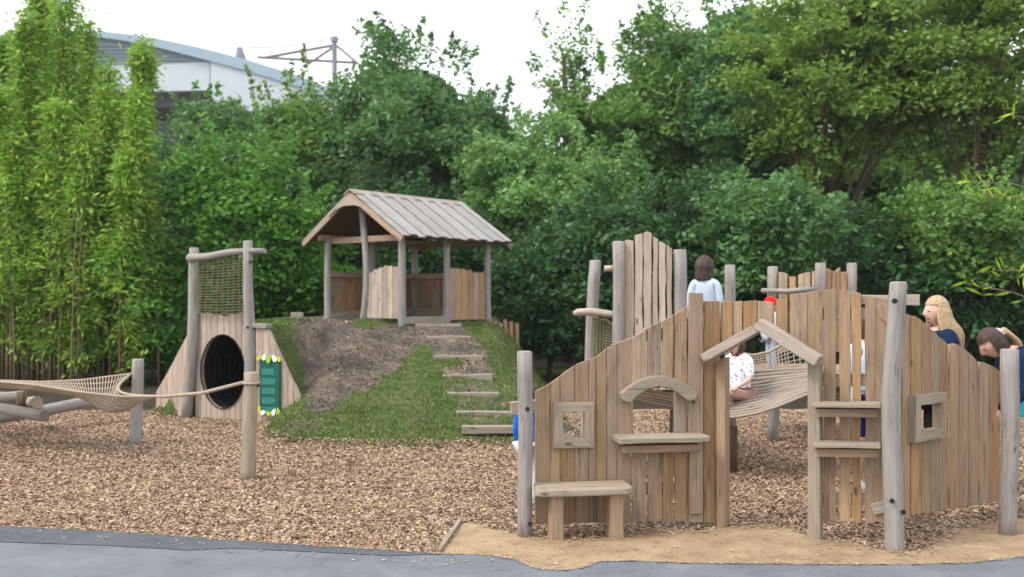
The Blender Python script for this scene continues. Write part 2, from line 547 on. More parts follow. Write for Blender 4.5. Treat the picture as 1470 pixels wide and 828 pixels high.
def np_mesh(name, V, faces4, mat, parent=None, loc=None):
    """quads from numpy arrays"""
    off = np.zeros(3)
    if parent is not None:
        off = np.array(WORLD[parent.name])
    elif loc is not None:
        off = np.array(loc, float)
    V = V - off
    me = bpy.data.meshes.new(name)
    nv, nf = len(V), len(faces4)
    me.vertices.add(nv)
    me.vertices.foreach_set('co', V.astype(np.float32).ravel())
    me.loops.add(nf * 4)
    me.loops.foreach_set('vertex_index', faces4.astype(np.int32).ravel())
    me.polygons.add(nf)
    me.polygons.foreach_set('loop_start', np.arange(0, nf * 4, 4, dtype=np.int32))
    me.materials.append(mat)
    me.update(calc_edges=True)
    me.validate()
    o = bpy.data.objects.new(name, me)
    COL.objects.link(o)
    if parent is not None:
        o.parent = parent
    elif loc is not None:
        o.location = loc
    WORLD[o.name] = Vector(off)
    return o


def grid_mesh(name, X, Y, Z, mat):
    ny, nx = X.shape
    V = np.stack([X, Y, Z], -1).reshape(-1, 3)
    i = np.arange(ny - 1)[:, None] * nx + np.arange(nx - 1)[None, :]
    i = i.ravel()
    Fq = np.stack([i, i + 1, i + nx + 1, i + nx], -1)
    o = np_mesh(name, V, Fq, mat)
    o.data.polygons.foreach_set('use_smooth', [True] * len(o.data.polygons))
    return o


def inpoly(x, y, poly):
    x, y = np.asarray(x), np.asarray(y)
    c = np.zeros(x.shape, bool)
    j = len(poly) - 1
    for i in range(len(poly)):
        xi, yi = poly[i]
        xj, yj = poly[j]
        d = (yj - yi) if abs(yj - yi) > 1e-12 else 1e-12
        c ^= ((yi > y) != (yj > y)) & (x < (xj - xi) * (y - yi) / d + xi)
        j = i
    return c


def sheet(name, poly, z, mat):
    bm = bmesh.new()
    vs = [bm.verts.new((p[0], p[1], z)) for p in poly]
    f = bm.faces.new(vs)
    bmesh.ops.triangulate(bm, faces=[f])
    bmesh.ops.recalc_face_normals(bm, faces=bm.faces)
    me = bpy.data.meshes.new(name)
    bm.to_mesh(me)
    bm.free()
    if me.polygons and me.polygons[0].normal.z < 0:
        me.flip_normals()
    me.materials.append(mat)
    o = bpy.data.objects.new(name, me)
    COL.objects.link(o)
    WORLD[o.name] = Vector((0, 0, 0))
    return o


# ------------------------------------------------------------------ camera, light, sky
cam = bpy.data.cameras.new('camera')
co = bpy.data.objects.new('camera', cam)
COL.objects.link(co)
co.location = (0, 0, EYE)
co.rotation_euler = (R(90), 0, 0)
cam.sensor_width = 36
cam.lens = F / 1470 * 36
cam.shift_y = 16 / 1470
cam.clip_end = 1000
cam.clip_start = .05
cam.dof.use_dof = True
cam.dof.focus_distance = 7.2
cam.dof.aperture_fstop = 1.9
scene.camera = co

SUN_EL, SUN_AZ = 50, -115       # azimuth clockwise from +Y (ahead), overcast
w = bpy.data.worlds.new('World')
scene.world = w
w.use_nodes = True
nt = w.node_tree
bg = nt.nodes['Background']
sky = N(nt, 'ShaderNodeTexSky', sky_type='NISHITA')
sky.sun_disc = False
sky.sun_elevation = R(SUN_EL)
sky.sun_rotation = R(SUN_AZ)
sky.air_density = 1.2
sky.dust_density = 4
# an overcast sheet: near-white cloud, slightly uneven
tc = N(nt, 'ShaderNodeTexCoord')
nz = N(nt, 'ShaderNodeTexNoise', inp={'Scale': 2.2, 'Detail': 5., 'Roughness': .55})
nt.links.new(tc.outputs['Generated'], nz.inputs['Vector'])
cl = ramp(nt, [(.3, (8.2, 8.4, 8.9)), (.7, (11.5, 11.4, 11.3))], nz.outputs[0])
nt.links.new(mix(nt, .78, sky.outputs[0], cl.outputs[0]), bg.inputs['Color'])
bg.inputs['Strength'].default_value = .105
sl = bpy.data.lights.new('sun', 'SUN')
sl.energy = 1.5
sl.angle = R(15)
sl.color = (1, .95, .87)
so = bpy.data.objects.new('sun', sl)
COL.objects.link(so)
d = Vector((math.sin(R(SUN_AZ)) * math.cos(R(SUN_EL)), math.cos(R(SUN_AZ)) * math.cos(R(SUN_EL)), math.sin(R(SUN_EL))))
so.rotation_euler = d.to_track_quat('Z', 'Y').to_euler()
so.location = (0, 0, 30)
scene.view_settings.view_transform = 'Standard'
scene.view_settings.look = 'None'
scene.view_settings.exposure = .95
scene.view_settings.gamma = 1
scene.cycles.max_bounces = 6
scene.cycles.diffuse_bounces = 3
scene.cycles.transmission_bounces = 3
scene.cycles.use_denoising = True

# thin summer air
m, nt, b = new_mat('thin_air')
nt.nodes.remove(b)
pv = N(nt, 'ShaderNodeVolumePrincipled', inp={'Color': (.92, .96, 1, 1), 'Density': .0005, 'Anisotropy': .2})
nt.links.new(pv.outputs[0], nt.nodes['Material Output'].inputs['Volume'])
HZB = m
bm = bmesh.new()
bmesh.ops.create_cube(bm, size=1)
me = bpy.data.meshes.new('haze')
bm.to_mesh(me)
bm.free()
me.materials.append(HZB)
o = bpy.data.objects.new('haze', me)
COL.objects.link(o)
o.scale = (560, 560, 42)
o.location = (0, 160, 19.5)
tag(o, 'thin pale summer air over the whole playground', 'haze', kind='stuff')

# ------------------------------------------------------------------ ground, road, path, hill
tag(sheet('ground', [(-250, -60), (250, -60), (250, 400), (-250, 400)], -.06, M['soil']), kind='structure')


def T_side(x, y):
    return None


TU = Vector((math.cos(R(25)), -math.sin(R(25)), 0))     # along the tower face, to the right
TN = Vector((math.sin(R(25)), math.cos(R(25)), 0))      # into the hill
TL = at(275, 598, 13.6); TL.z = 0                        # left post foot
TC = TL + TU * .51                                       # middle of the face


def hill_h(x, y):
    x, y = np.asarray(x, float), np.asarray(y, float)
    ytop = 16.0 - 1.5 * smooth(-1.4, -3.0, x) + .5 * smooth(-.9, 0, x)
    foot = 10.85 + .55 * smooth(-2.2, -3.4, x) + .12 * np.sin(x * 1.7)
    t = (y - foot) / (ytop - foot)
    h = np.interp(t, [-.3, 0, .08, .25, .38, .52, .68, .80, .90, 1.0, 1.12, 1.3, 3], [-.1, 0, .09, .26, .38, .55, .78, .96, 1.09, 1.17, 1.215, 1.24, 1.26])
    xr = np.interp(y, [10, 11.5, 12.5, 14, 16.5, 18.5], [.3, .12, -.1, -.33, -.42, -.4])
    h = h * (1 - smooth(xr, xr + 1.25, x)) - .1 * smooth(xr + .5, xr + 1.25, x)
    left = np.where(y < 14.6, smooth(-3.5, -2.1, x), 1)
    bl = smooth(13.4, 15.0, y)
    left = smooth(-3.6, -2.2, x) * (1 - bl) + bl * smooth(-5.4, -4.4, x)
    h = h * left - .1 * (1 - left)
    h = h - (1.4 * smooth(19.5, 22.5, y)) * (h > 0)
    # mound over the tunnel
    rx, ry = x - TC.x, y - TC.y
    s = rx * TN.x + ry * TN.y
    a = np.abs(rx * TU.x + ry * TU.y)
    mo = 1.27 * (1 - smooth(.48, 1.25, a)) * smooth(.04, .14, s) * (1 - smooth(3.2, 4.5, s)) - .1 * smooth(1.15, 1.3, a)
    mo = np.where(s < .06, -.1, mo)
    h = np.maximum(h, mo)
    # keep the front of the tunnel clear
    h = np.where((s < .06) & (a < .62), -.12, h)
    return h + .018 * vnoise(x, y, .35, 3) * (h > .03) + .035 * vnoise(x, y, 1.1, 5) * (h > .1)


xs = np.arange(-6.2, 2.2, .06)
ys = np.arange(10.2, 22.8, .06)
HX, HYY = np.meshgrid(xs, ys)
HZ = hill_h(HX, HYY)


def turf_mask(x, y, z):
    px = CX + x / y * F
    py = HY + (EYE - z) / y * F
    g = np.zeros(x.shape)
    polys = [[(360, 450), (425, 455), (430, 500), (436, 545), (470, 585), (530, 560), (580, 520), (605, 500), (625, 520), (640, 560), (650, 600), (760, 600), (760, 660), (340, 660), (350, 590)],
             [(598, 505), (640, 498), (668, 530), (730, 560), (800, 560), (800, 660), (590, 650), (580, 560)],
             [(690, 505), (800, 520), (800, 660), (715, 640), (700, 560)],
             [(655, 462), (705, 462), (735, 520), (720, 530), (690, 495)],
             [(510, 452), (580, 452), (585, 466), (505, 466)]]
    for p in polys:
        g[inpoly(px + 16 * vnoise(x, y, .25, 1) + 10 * vnoise(x, y, .08, 3), py + 13 * vnoise(x, y, .22, 2) + 7 * vnoise(x, y, .07, 4), p)] = 1
    bare = [[(575, 590), (612, 575), (618, 612), (600, 636), (570, 636)]]
    for p in bare:
        g[inpoly(px + 9 * vnoise(x, y, .2, 7), py + 6 * vnoise(x, y, .2, 8), p)] *= .6
    g[(px > 712) & (y > 12.5)] = .75
    g[(px < 372) & (y < 22)] = 1
    # the worn treads of the stairs, bare earth above each step
    for xa, xb, sy in ((668, 745, 602), (655, 728, 581), (644, 712, 557), (632, 700, 533), (620, 686, 506), (606, 668, 478)):
        q = [(xa - 2, sy - 8), (xb + 2, sy - 8), (xb + 4, sy + 6), (xa + 4, sy + 6)]
        g[inpoly(px + 9 * vnoise(x, y, .15, 1), py + 3 * vnoise(x, y, .1, 2), q)] *= (.1 if sy < 540 else .5)
    g = np.where(g > .9, 1 - .45 * (vnoise(x, y, .45, 51) > .35), g) + .22 * (g < .1) * (vnoise(x, y, .4, 52) > .3)
    # a hollow with little turf beside the sign
    g[inpoly(px + 6 * vnoise(x, y, .2, 13), py + 6 * vnoise(x, y, .2, 14), [(440, 530), (475, 525), (500, 560), (470, 590), (440, 585)])] *= .1
    return g


hill = tag(grid_mesh('hill', HX, HYY, HZ, M['hill']), kind='structure')
TM = turf_mask(HX, HYY, HZ)
for _ in range(2):
    TM = (TM + np.roll(TM, 1, 0) + np.roll(TM, -1, 0) + np.roll(TM, 1, 1) + np.roll(TM, -1, 1)) / 5
att = hill.data.attributes.new('turf', 'FLOAT', 'POINT')
att.data.foreach_set('value', TM.ravel().astype(np.float32))
bm = bmesh.new()
bm.from_mesh(hill.data)
cut = []
for f_ in bm.faces:
    c_ = f_.calc_center_median()
    s_ = (c_.x - TC.x) * TN.x + (c_.y - TC.y) * TN.y
    a_ = abs((c_.x - TC.x) * TU.x + (c_.y - TC.y) * TU.y)
    if -.2 < s_ < .2 and a_ < .50:
        cut.append(f_)
bmesh.ops.delete(bm, geom=cut, context='FACES')
bm.to_mesh(hill.data)
bm.free()

# road edge in plan
edge = [flat(*p) for p in ((-400, 733), (-200, 745), (0, 757), (200, 768), (400, 783), (520, 790), (630, 797), (700, 799), (738, 805), (768, 818), (800, 821), (836, 817), (862, 808), (905, 807), (980, 810), (1080, 811), (1200, 812), (1300, 812), (1390, 810), (1450, 803), (1500, 797), (1700, 788), (1900, 780))]
fine_edge = []
for a_, b_ in zip(edge[:-1], edge[1:]):
    for k in range(6):
        t = k / 6
        x_, y_ = a_[0] + (b_[0] - a_[0]) * t, a_[1] + (b_[1] - a_[1]) * t
        fine_edge.append((x_, y_ + .008 * float(vnoise(x_, y_, .09, 4))))
fine_edge.append(edge[-1])
far_l, far_r = (-60, edge[0][1] + 12), (60, edge[-1][1] + 2)
road = tag(sheet('road', [far_l] + fine_edge + [far_r, (60, -50), (-60, -50)], .012, M['asphalt']), kind='structure')
low = [flat(*p) for p in ((640, 798), (560, 801), (440, 795), (330, 790), (270, 793), (150, 786), (0, 781), (-200, 770), (-400, 758))]
band = [p for p in fine_edge if p[0] < flat(636, 797)[0]]
tag(sheet('road_edge_band', band + low, .016, M['asphaltdark']), kind='structure')

sand_up = [flat(*p) for p in ((628, 797), (658, 752), (680, 753), (705, 760), (735, 767), (770, 772), (830, 775), (872, 771), (905, 765), (960, 764), (1010, 762), (1045, 756), (1085, 754), (1130, 760), (1165, 772), (1200, 777), (1240, 785), (1290, 796), (1330, 790), (1352, 772), (1385, 757), (1430, 750), (1475, 744), (1600, 735), (1900, 728))]
su = []
for a_, b_ in zip(sand_up[:-1], sand_up[1:]):
    for k in range(6):
        t = k / 6
        x_, y_ = a_[0] + (b_[0] - a_[0]) * t, a_[1] + (b_[1] - a_[1]) * t
        su.append((x_ + .02 * float(vnoise(x_, y_, .1, 6)) * (k > 0), y_ + .03 * float(vnoise(x_, y_, .12, 9)) * (len(su) > 8)))
su.append(sand_up[-1])
SAND = su + [p for p in reversed(fine_edge) if p[0] > su[0][0]]
sandlow = [p for p in reversed(fine_edge) if p[0] > su[0][0]]
tag(sheet('sand_path', su + [(p[0], p[1] - .03) for p in sandlow], .008, M['sand']), kind='structure')


def chip_front(x):
    return np.interp(x, [p[0] for p in fine_edge], [p[1] for p in fine_edge])


xs = np.linspace(-10, 8, 260)
tt = np.linspace(0, 1, 150)
GX = np.repeat(xs[None, :], len(tt), 0)
fy = chip_front(xs)
back = np.interp(xs, [-10, -4, -2, 1, 3, 8], [13.9, 14.2, 14.4, 14.6, 14.8, 14.5])
GY = fy[None, :] + (back - fy)[None, :] * tt[:, None]


def chip_z(x, y):
    z = .012 * vnoise(x, y, .5, 11) + .006 * vnoise(x, y, .16, 12)
    return z - .012


GZ = chip_z(GX, GY)
# bed sinks under the sand path and at the kerb of the asphalt
ins = inpoly(GX, GY, SAND)
GZ = np.where(ins, -.02, GZ)
GZ[0] = -.02
tag(grid_mesh('wood_chip_ground', GX, GY, GZ, M['chipbed']), kind='structure')

# loose wood chips: uncountable
n = 600000
u = RNG.random(n)
yy = 5.6 + (14.4 - 5.6) * u ** 1.35
half = yy * .535 + .15
xx = (RNG.random(n) * 2 - 1) * half
front = chip_front(xx)
ins = inpoly(xx + .05 * vnoise(xx, yy, .12, 21), yy + .07 * vnoise(xx, yy, .15, 22), SAND)
onroad = yy < front
hz = hill_h(xx, yy)
up_y = np.interp(xx, [p[0] for p in sand_up], [p[1] for p in sand_up])
prob = np.where(ins, .009 + .05 * (vnoise(xx, yy, .35, 31) > .62) + .35 * np.exp(-np.maximum(0, up_y - yy) / .07) * (xx > .1), 1.0)
prob = np.where(onroad, np.where(yy > front - .035, .30, np.where(yy > front - .3, .012 * (xx < 0), .0)), prob)
prob = np.where(hz > .05, .03 * (hz < .12), prob)
keep = RNG.random(n) < prob
xx, yy, ins, onroad, hz = xx[keep], yy[keep], ins[keep], onroad[keep], hz[keep]
n = len(xx)
zz = np.where(ins | onroad, .02, chip_z(xx, yy) + RNG.random(n) * .022)
zz = np.maximum(zz, hz + .01)
L = RNG.uniform(.0055, .0175, n) * (1 + .035 * (yy - 6))
L = np.where(ins | onroad, L * .75, L)
W = L * RNG.uniform(.3, .65, n)
an = RNG.uniform(0, 2 * np.pi, n)
tilt = RNG.normal(0, .30, n)
tilt2 = RNG.normal(0, .30, n)
tilt = np.where(ins | onroad, tilt * .3, tilt)
tilt2 = np.where(ins | onroad, tilt2 * .3, tilt2)
ca, sa = np.cos(an), np.sin(an)
ex = np.stack([ca * np.cos(tilt), sa * np.cos(tilt), np.sin(tilt)], -1) * L[:, None]
ey = np.stack([-sa * np.cos(tilt2), ca * np.cos(tilt2), np.sin(tilt2)], -1) * W[:, None]
C = np.stack([xx, yy, zz], -1)
sk = RNG.uniform(.6, 1.0, (n, 1))
V = np.stack([C - ex - ey * sk, C + ex * sk - ey, C + ex + ey * sk, C - ex * sk + ey], 1).reshape(-1, 3)
tag(np_mesh('wood_chips', V, np.arange(4 * n).reshape(-1, 4), M['chips']), 'loose tan wood chips covering the play area floor', 'wood chips', kind='stuff')

# ------------------------------------------------------------------ leaves, trees
def unit(a):
    return a / np.maximum(np.linalg.norm(a, axis=1, keepdims=True), 1e-9)


def leaf_quads(Cn, size, aspect, droop=.35, flatness=.5, rng=RNG, along=None):
    n = len(Cn)
    if along is None:
        d = rng.normal(size=(n, 3))
        d[:, 2] = d[:, 2] * .5 - droop
    else:
        d = along + rng.normal(size=(n, 3)) * .45
        d[:, 2] -= droop
    d = unit(d)
    up = rng.normal(size=(n, 3)) * (1 - flatness)
    up[:, 2] += flatness
    s = unit(np.cross(d, up))
    L = size * rng.uniform(.65, 1.35, (n, 1))
    nrm = np.cross(s, d)
    a = Cn - d * L * .5
    t = Cn + d * L * .5
    mid = Cn + nrm * L * rng.uniform(-.08, .08, (n, 1))
    l = mid + s * L * aspect * .5
    r_ = mid - s * L * aspect * .5
    return np.stack([a, l, t, r_], 1).reshape(-1, 3)


def quads(n):
    return np.arange(4 * n).reshape(-1, 4)


def crown_points(c, rad, clumps, per, cr, rng, lump=.28, fill=.4, zmin=-1.0, spray=.9, core=.35):
    """leaf centres of an uneven crown: flat drooping sprays round an inner mass; returns points, spray centres, core points"""
    d = unit(rng.normal(size=(clumps * 3, 3)))
    d = d[d[:, 2] > zmin][:clumps]
    lobes = unit(rng.normal(size=(7, 3)))
    g = np.max(np.clip(d @ lobes.T, 0, 1) ** 6, axis=1)
    rr = (rng.random(len(d)) ** fill) * (1 - lump + 1.5 * lump * g)
    cc = np.array(c) + d * rr[:, None] * np.array(rad)
    pts = []
    for k in range(len(cc)):
        sc = rng.uniform(.55, 1.45)
        m_ = int(per * sc ** 1.6 * rng.uniform(.8, 1.2))
        o = unit(d[k:k + 1] * np.array([1, 1, .6]) + np.array([[0, 0, .30]]) + rng.normal(size=(1, 3)) * .3)[0]
        q = unit(rng.normal(size=(m_, 3))) * (rng.random((m_, 1)) ** .42) * cr * sc
        q[:, 2] *= .42
        q += o * ((rng.random((m_, 1)) - .45) * 1.7 * cr * sc * spray)
        hr = np.hypot(q[:, 0], q[:, 1])
        q[:, 2] -= .28 * hr ** 2 / (cr * sc)
        pts.append(cc[k] + q)
    nc = int(clumps * per * core)
    dc = unit(rng.normal(size=(nc, 3))) * (rng.random((nc, 1)) ** .45) * .74 * np.array(rad)
    return np.concatenate(pts), cc, np.array(c) + dc


def tree(name, label, cat, px, D, top, hw, depth, base_py=None, mat='leafmid', size=.13, aspect=.5, clumps=110, per=120, cr=.34, group=None,
         seed=0, lump=.38, fill=.35, zmin=-1.0, crown_low=None, lean=0.0, trunk_r=.13, droop=.35, limbs=16):
    rng = np.random.default_rng(1000 + seed)
    X = (px - CX) / F * D
    ztop = EYE + (HY - top) / F * D
    rx = hw / F * D
    zlow = .2 if crown_low is None else EYE + (HY - crown_low) / F * D
    c = (X, D, (ztop + zlow) / 2)
    rad = (rx, depth, (ztop - zlow) / 2)
    root = thing(name, label, cat, (X - lean, D, -.06), group)
    thin = mat == 'leafyellow' and cat == 'tree'
    pts, cc, core = crown_points(c, rad, int(clumps * (.75 if thin else .95)), int(per * (2.0 if thin else 1.9)), cr * (1.35 if thin else 1.4), rng, lump, fill, zmin,
                                 core=(.02 if thin else .30 if clumps > 40 else .0))
    # a few leading shoots break the outline
    sh = []
    for k in range(int(26 if clumps > 40 else 8)):
        dd = unit(rng.normal(size=(1, 3)) * np.array([1, .6, .5]) + np.array([[0, 0, .9]]))[0]
        base_ = np.array(c) + dd * np.array(rad) * rng.uniform(.85, 1.0)
        up_ = unit((dd + np.array([rng.normal() * .4, 0, .8]))[None, :])[0]
        ln_ = rng.uniform(.5, 1.3) * cr * 2.2
        m_ = int(70 * ln_)
        t_ = rng.random((m_, 1))
        sh.append(base_ + up_ * t_ * ln_ + rng.normal(size=(m_, 3)) * .10 * (1.25 - t_))
    pts = np.concatenate([pts] + sh)
    V = np.concatenate([leaf_quads(pts, size * 1.05, aspect, droop, .55, rng), leaf_quads(core, size * 1.5, .6, droop, .3, rng)])
    pts = np.concatenate([pts, core])
    # a trunk rising into the crown, limbs to the clumps
    tr = MB()
    top_t = Vector((c[0], c[1], zlow + (ztop - zlow) * .72))
    ft = Vector((X - lean, D, -.1))
    tp = []
    for k in range(8):
        t = k / 7
        p = ft.lerp(top_t, t)
        p.x += .12 * math.sin(t * 5 + seed) * t
        p.y += .1 * math.cos(t * 4 + seed) * t
        tp.append(p)
    tr.tube(tp, [trunk_r * (1 - .8 * k / 7) for k in range(8)], 8, .06)
    mk('trunk', tr, M['bark'], root, smooth_=True)
    lb = MB()
    idx = rng.permutation(len(cc))[:limbs]
    for i in idx:
        e = Vector(cc[i])
        k = min(6, max(1, int(7 * min(.95, max(.1, (e.z - zlow) / max(.5, ztop - zlow) * .75)))))
        s_ = tp[k]
        mdl = s_.lerp(e, .5) + Vector((rng.normal() * .12, rng.normal() * .12, .18))
        r0 = trunk_r * (1 - .8 * k / 7) * .5
        lb.tube([s_, mdl, e], [r0, r0 * .6, r0 * .2], 6)
    mk('limbs', lb, M['bark'], root, smooth_=True)
    o = np_mesh('crown', V, quads(len(pts)), M[mat], root)
    return root


TG = 'trees and shrubs behind the playground'
trees = [
    # label, px, D, top, halfwidth px, depth, crown_low py, mat, size, clumps, per, cr
    ('broad dark green tree directly above the shelter roof', 'tree', 592, 27, 66, 112, 2.4, 330, 'leafdark', .16, 150, 120, .42),
    ('green tree in front of the steel roof mast', 'tree', 432, 28, 118, 85, 2.2, 340, 'leafmid', .16, 120, 120, .42),
    ('rounded dark tree below the white stadium wall', 'tree', 322, 27, 160, 100, 2.2, 370, 'leafdark', .16, 130, 120, .40),
    ('slim dark tree at the right end of the bamboo, under the dark eaves', 'tree', 228, 26, 215, 50, 1.6, 400, 'leafdark', .15, 80, 110, .36),
    ('small dark tree right of the one over the shelter, tapering to the sky gap', 'tree', 692, 29, 130, 62, 2.0, 330, 'leafdark', .16, 95, 110, .38),
    ('bright green bushy shrub behind the tunnel tower net', 'shrub', 352, 20, 208, 92, 1.1, 440, 'leafbright', .13, 110, 130, .30),
    ('bright green shrub filling the gap between net tower and shelter', 'shrub', 425, 21, 300, 75, 1.1, 470, 'leafbright', .13, 85, 120, .30),
    ('dark shrub behind the left eave of the shelter', 'shrub', 500, 23, 240, 75, 1.4, 480, 'leafshade', .14, 85, 120, .32),
    ('shady shrub seen through the open shelter', 'shrub', 610, 22, 280, 100, 1.2, 500, 'leafshade', .13, 110, 120, .30),
    ('light green feathery tree right of the shelter ridge', 'tree', 748, 24, 172, 78, 1.6, 420, 'leafsoft', .13, 100, 120, .32),
    ('soft blue green tree above the gap between shelter and plank tower', 'tree', 838, 23, 205, 95, 1.6, 430, 'leafsoft', .13, 120, 120, .32),
    ('tall dark green tree left of the deep sky notch edge', 'tree', 905, 27, 88, 100, 2.2, 330, 'leafmid', .15, 110, 110, .36),
    ('tall tree whose tip reaches highest above the plank tower', 'tree', 975, 28, 12, 95, 2.2, 300, 'leafmid', .15, 115, 110, .38),
    ('thin wispy tree with sparse leaves in the white sky gap', 'tree', 815, 26, 12, 46, 1.2, 260, 'leafmid', .14, 34, 34, .26),
    ('large dark tree rising behind the brown haired person', 'tree', 1075, 26, -40, 120, 2.4, 330, 'leafdark', .16, 140, 120, .42),
    ('big yellow green tree with a leaning limb above the central post', 'tree', 1225, 23, -90, 165, 2.4, 270, 'leafyellow', .14, 190, 120, .38),
    ('yellow green tree filling the top right corner', 'tree', 1415, 22, -110, 150, 2.4, 280, 'leafyellow', .13, 170, 120, .38),
    ('dark shrub left of the leaning net post', 'shrub', 790, 20, 330, 80, 1.2, 540, 'leafshade', .13, 95, 120, .30),
    ('shade-darkened green shrub behind the tall plank tower', 'shrub', 900, 19.5, 262, 92, 1.2, 530, 'leafshade', .13, 110, 120, .30),
    ('dark shrub behind the person in the white shirt', 'shrub', 1010, 19.5, 280, 85, 1.2, 530, 'leafshade', .13, 100, 120, .30),
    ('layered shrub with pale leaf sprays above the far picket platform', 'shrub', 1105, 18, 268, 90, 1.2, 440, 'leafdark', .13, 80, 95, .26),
    ('shade-darkened green shrub low behind the far picket platform', 'shrub', 1170, 20, 330, 110, 1.2, 530, 'leafshade', .13, 110, 120, .30),
    ('shade-darkened green shrub behind the tallest front post', 'shrub', 1275, 19, 290, 95, 1.2, 530, 'leafshade', .13, 110, 120, .30),
    ('mid green shrub behind the long blonde hair', 'shrub', 1375, 18, 265, 90, 1.2, 430, 'leafmid', .12, 80, 100, .26),
    ('dark low shrub at the right frame edge', 'shrub', 1440, 19, 330, 110, 1.2, 540, 'leafshade', .13, 110, 120, .30),
    ('dark shrub low behind the bamboo canes', 'shrub', 90, 24, 330, 150, 1.2, 560, 'leafdark', .14, 120, 120, .32),
    ('dark shrub left of the tunnel tower wing', 'shrub', 232, 20, 320, 62, 1.1, 560, 'leafbright', .12, 75, 120, .28),
    ('dark tree closing the far background left of the shelter', 'tree', 400, 33, 185, 170, 2.4, 480, 'leafdark', .2, 130, 120, .5),
    ('dark tree closing the far background behind the shelter', 'tree', 640, 34, 200, 150, 2.4, 480, 'leafdark', .2, 120, 120, .5),
    ('dark tree closing the far background behind the plank tower', 'tree', 900, 33, 190, 170, 2.4, 480, 'leafdark', .2, 130, 120, .5),
    ('dark tree closing the far background behind the far platform', 'tree', 1180, 32, 150, 180, 2.4, 480, 'leafdark', .2, 140, 120, .5),
    ('mid green tree behind the leaning limb of the yellow green tree', 'tree', 1300, 30, 40, 130, 2.2, 470, 'leafmid', .18, 130, 120, .45),
    ('dark tree closing the far background behind the women', 'tree', 1430, 31, 130, 170, 2.4, 480, 'leafdark', .2, 130, 120, .5),
]
for i, (lab, cat, px, D, top, hw, dep, low_, mat, size, cl_, per, cr) in enumerate(trees):
    tree('tree' if cat == 'tree' else 'shrub', lab, cat, px, D, top, hw, dep, mat=mat, size=size, clumps=cl_, per=per, cr=cr, seed=i,
         crown_low=low_, group=TG, trunk_r=.16 if cat == 'tree' else .06, lean=(.9 if 'leaning limb' in lab else 0), limbs=18 if cat == 'tree' else 10)

hg = thing('hedge', 'long dark hedge low at the very back, seen between the shrubs', 'hedge', (0, 30.5, -.06))
n = 26000
P_ = np.stack([RNG.uniform(-17, 17, n), 30.5 + RNG.normal(0, .5, n), RNG.random(n) ** .8 * (3.6 + .5 * vnoise(np.linspace(0, 1, n), np.zeros(n), .1))], -1)
np_mesh('foliage', leaf_quads(P_, .34, .55, .3, .4), quads(n), M['leafshade'], hg)
hs_ = MB()
for k in range(34):
    hs_.tube([(-16.5 + k, 30.5, -.1), (-16.5 + k + random.uniform(-.2, .2), 30.5, 2.6)], [.05, .015], 6)
mk('stems', hs_, M['bark'], hg)

# bamboo: every visible spire a plant of its own
BG = 'tall bamboos at the left edge'
bam = [(-35, 21, 20, .55), (8, 20.5, 60, .5), (38, 20, 22, .5), (66, 21.5, -20, .5), (92, 20, -45, .55), (131, 21, 18, .36), (140, 19.5, 120, .5),
       (158, 20.5, 90, .30), (184, 20, 66, .27), (176, 19, 215, .5), (24, 19, 190, .55), (72, 19, 150, .5), (112, 19, 185, .5), (-10, 19.2, 130, .5), (206, 19.4, 130, .30)]
blab = ['bamboo half cut by the left frame edge', 'bamboo with its tip just right of the left frame edge', 'slender pale bamboo second of the tall spires',
        'tall bamboo spire leaving the top of the frame, left of the tallest', 'tallest bamboo, thick bright spire leaving the top of the frame',
        'narrow bamboo spire just right of the tallest', 'short bushy bamboo in front of the curved roof', 'bamboo spire with its tip in front of the white wall',
        'bright bamboo spire leaning right over the stadium wall', 'low bright bamboo bulging at the right side of the clump',
        'bushy bamboo in the front row near the left frame edge', 'bushy bamboo in the front row below the tall spires',
        'bushy bamboo in the front row below the narrow spire', 'leafy bamboo in the front row at the left frame edge', 'bamboo with drooping bright leaves at the clump right end']
for i, (px, D, top, rw) in enumerate(bam):
    rng = np.random.default_rng(3000 + i)
    X = (px - CX) / F * D
    H = EYE + (HY - top) / F * D
    root = thing('bamboo', blab[i], 'bamboo', (X, D, -.06), BG)
    lean = rng.normal(0, .12) + (.22 if i == 8 else 0)
    ly = rng.normal(0, .15)
    cm = MB()
    for k in range(9):
        ox, oy = rng.normal(0, .2), rng.normal(0, .2)
        hh = H * rng.uniform(.55, .86)
        pp = [Vector((X + ox + (lean + rng.normal() * .02) * t * t - ox * .6 * t * t, D + oy + ly * t * t, -.08 + hh * t)) for t in np.linspace(0, 1, 7)]
        cm.tube(pp, [.026 * (1 - .75 * t) for t in np.linspace(0, 1, 7)], 6)
    mk('culms', cm, M['culm'], root, smooth_=True)
    pts, al = [], []
    # tufts along the canes, thin near the ground, tapering at the tip
    for k in range(int(22 * H)):
        t = rng.uniform(.07, 1.0) ** .85
        taper = rw * .92 * (1.15 - 1.02 * max(0, (t - .42) / .58)) * (1 if t > .3 else .6 + t)
        if rng.random() < (.22 if t < .25 else 0):
            continue
        a = rng.uniform(0, 6.283)
        r0 = taper * rng.random() ** .6
        cxy = np.array([X + lean * t * t + r0 * math.cos(a), D + ly * t * t + r0 * math.sin(a) * .9, t * H * .99])
        m_ = int(rng.integers(34, 74))
        q = rng.normal(size=(m_, 3)) * np.array([.13, .13, .15])
        q[:, 2] -= np.abs(rng.normal(size=m_)) * .08
        pts.append(cxy + q)
        dd = unit(q * np.array([1, 1, .3]) + np.array([[math.cos(a) * .06, math.sin(a) * .06, 0]]))
        al.append(dd)
    pts, al = np.concatenate(pts), np.concatenate(al)
    V = leaf_quads(pts, .145, .26, .22, .4, rng, al)
    np_mesh('foliage', V, quads(len(pts)), M['leafbamboo'], root)

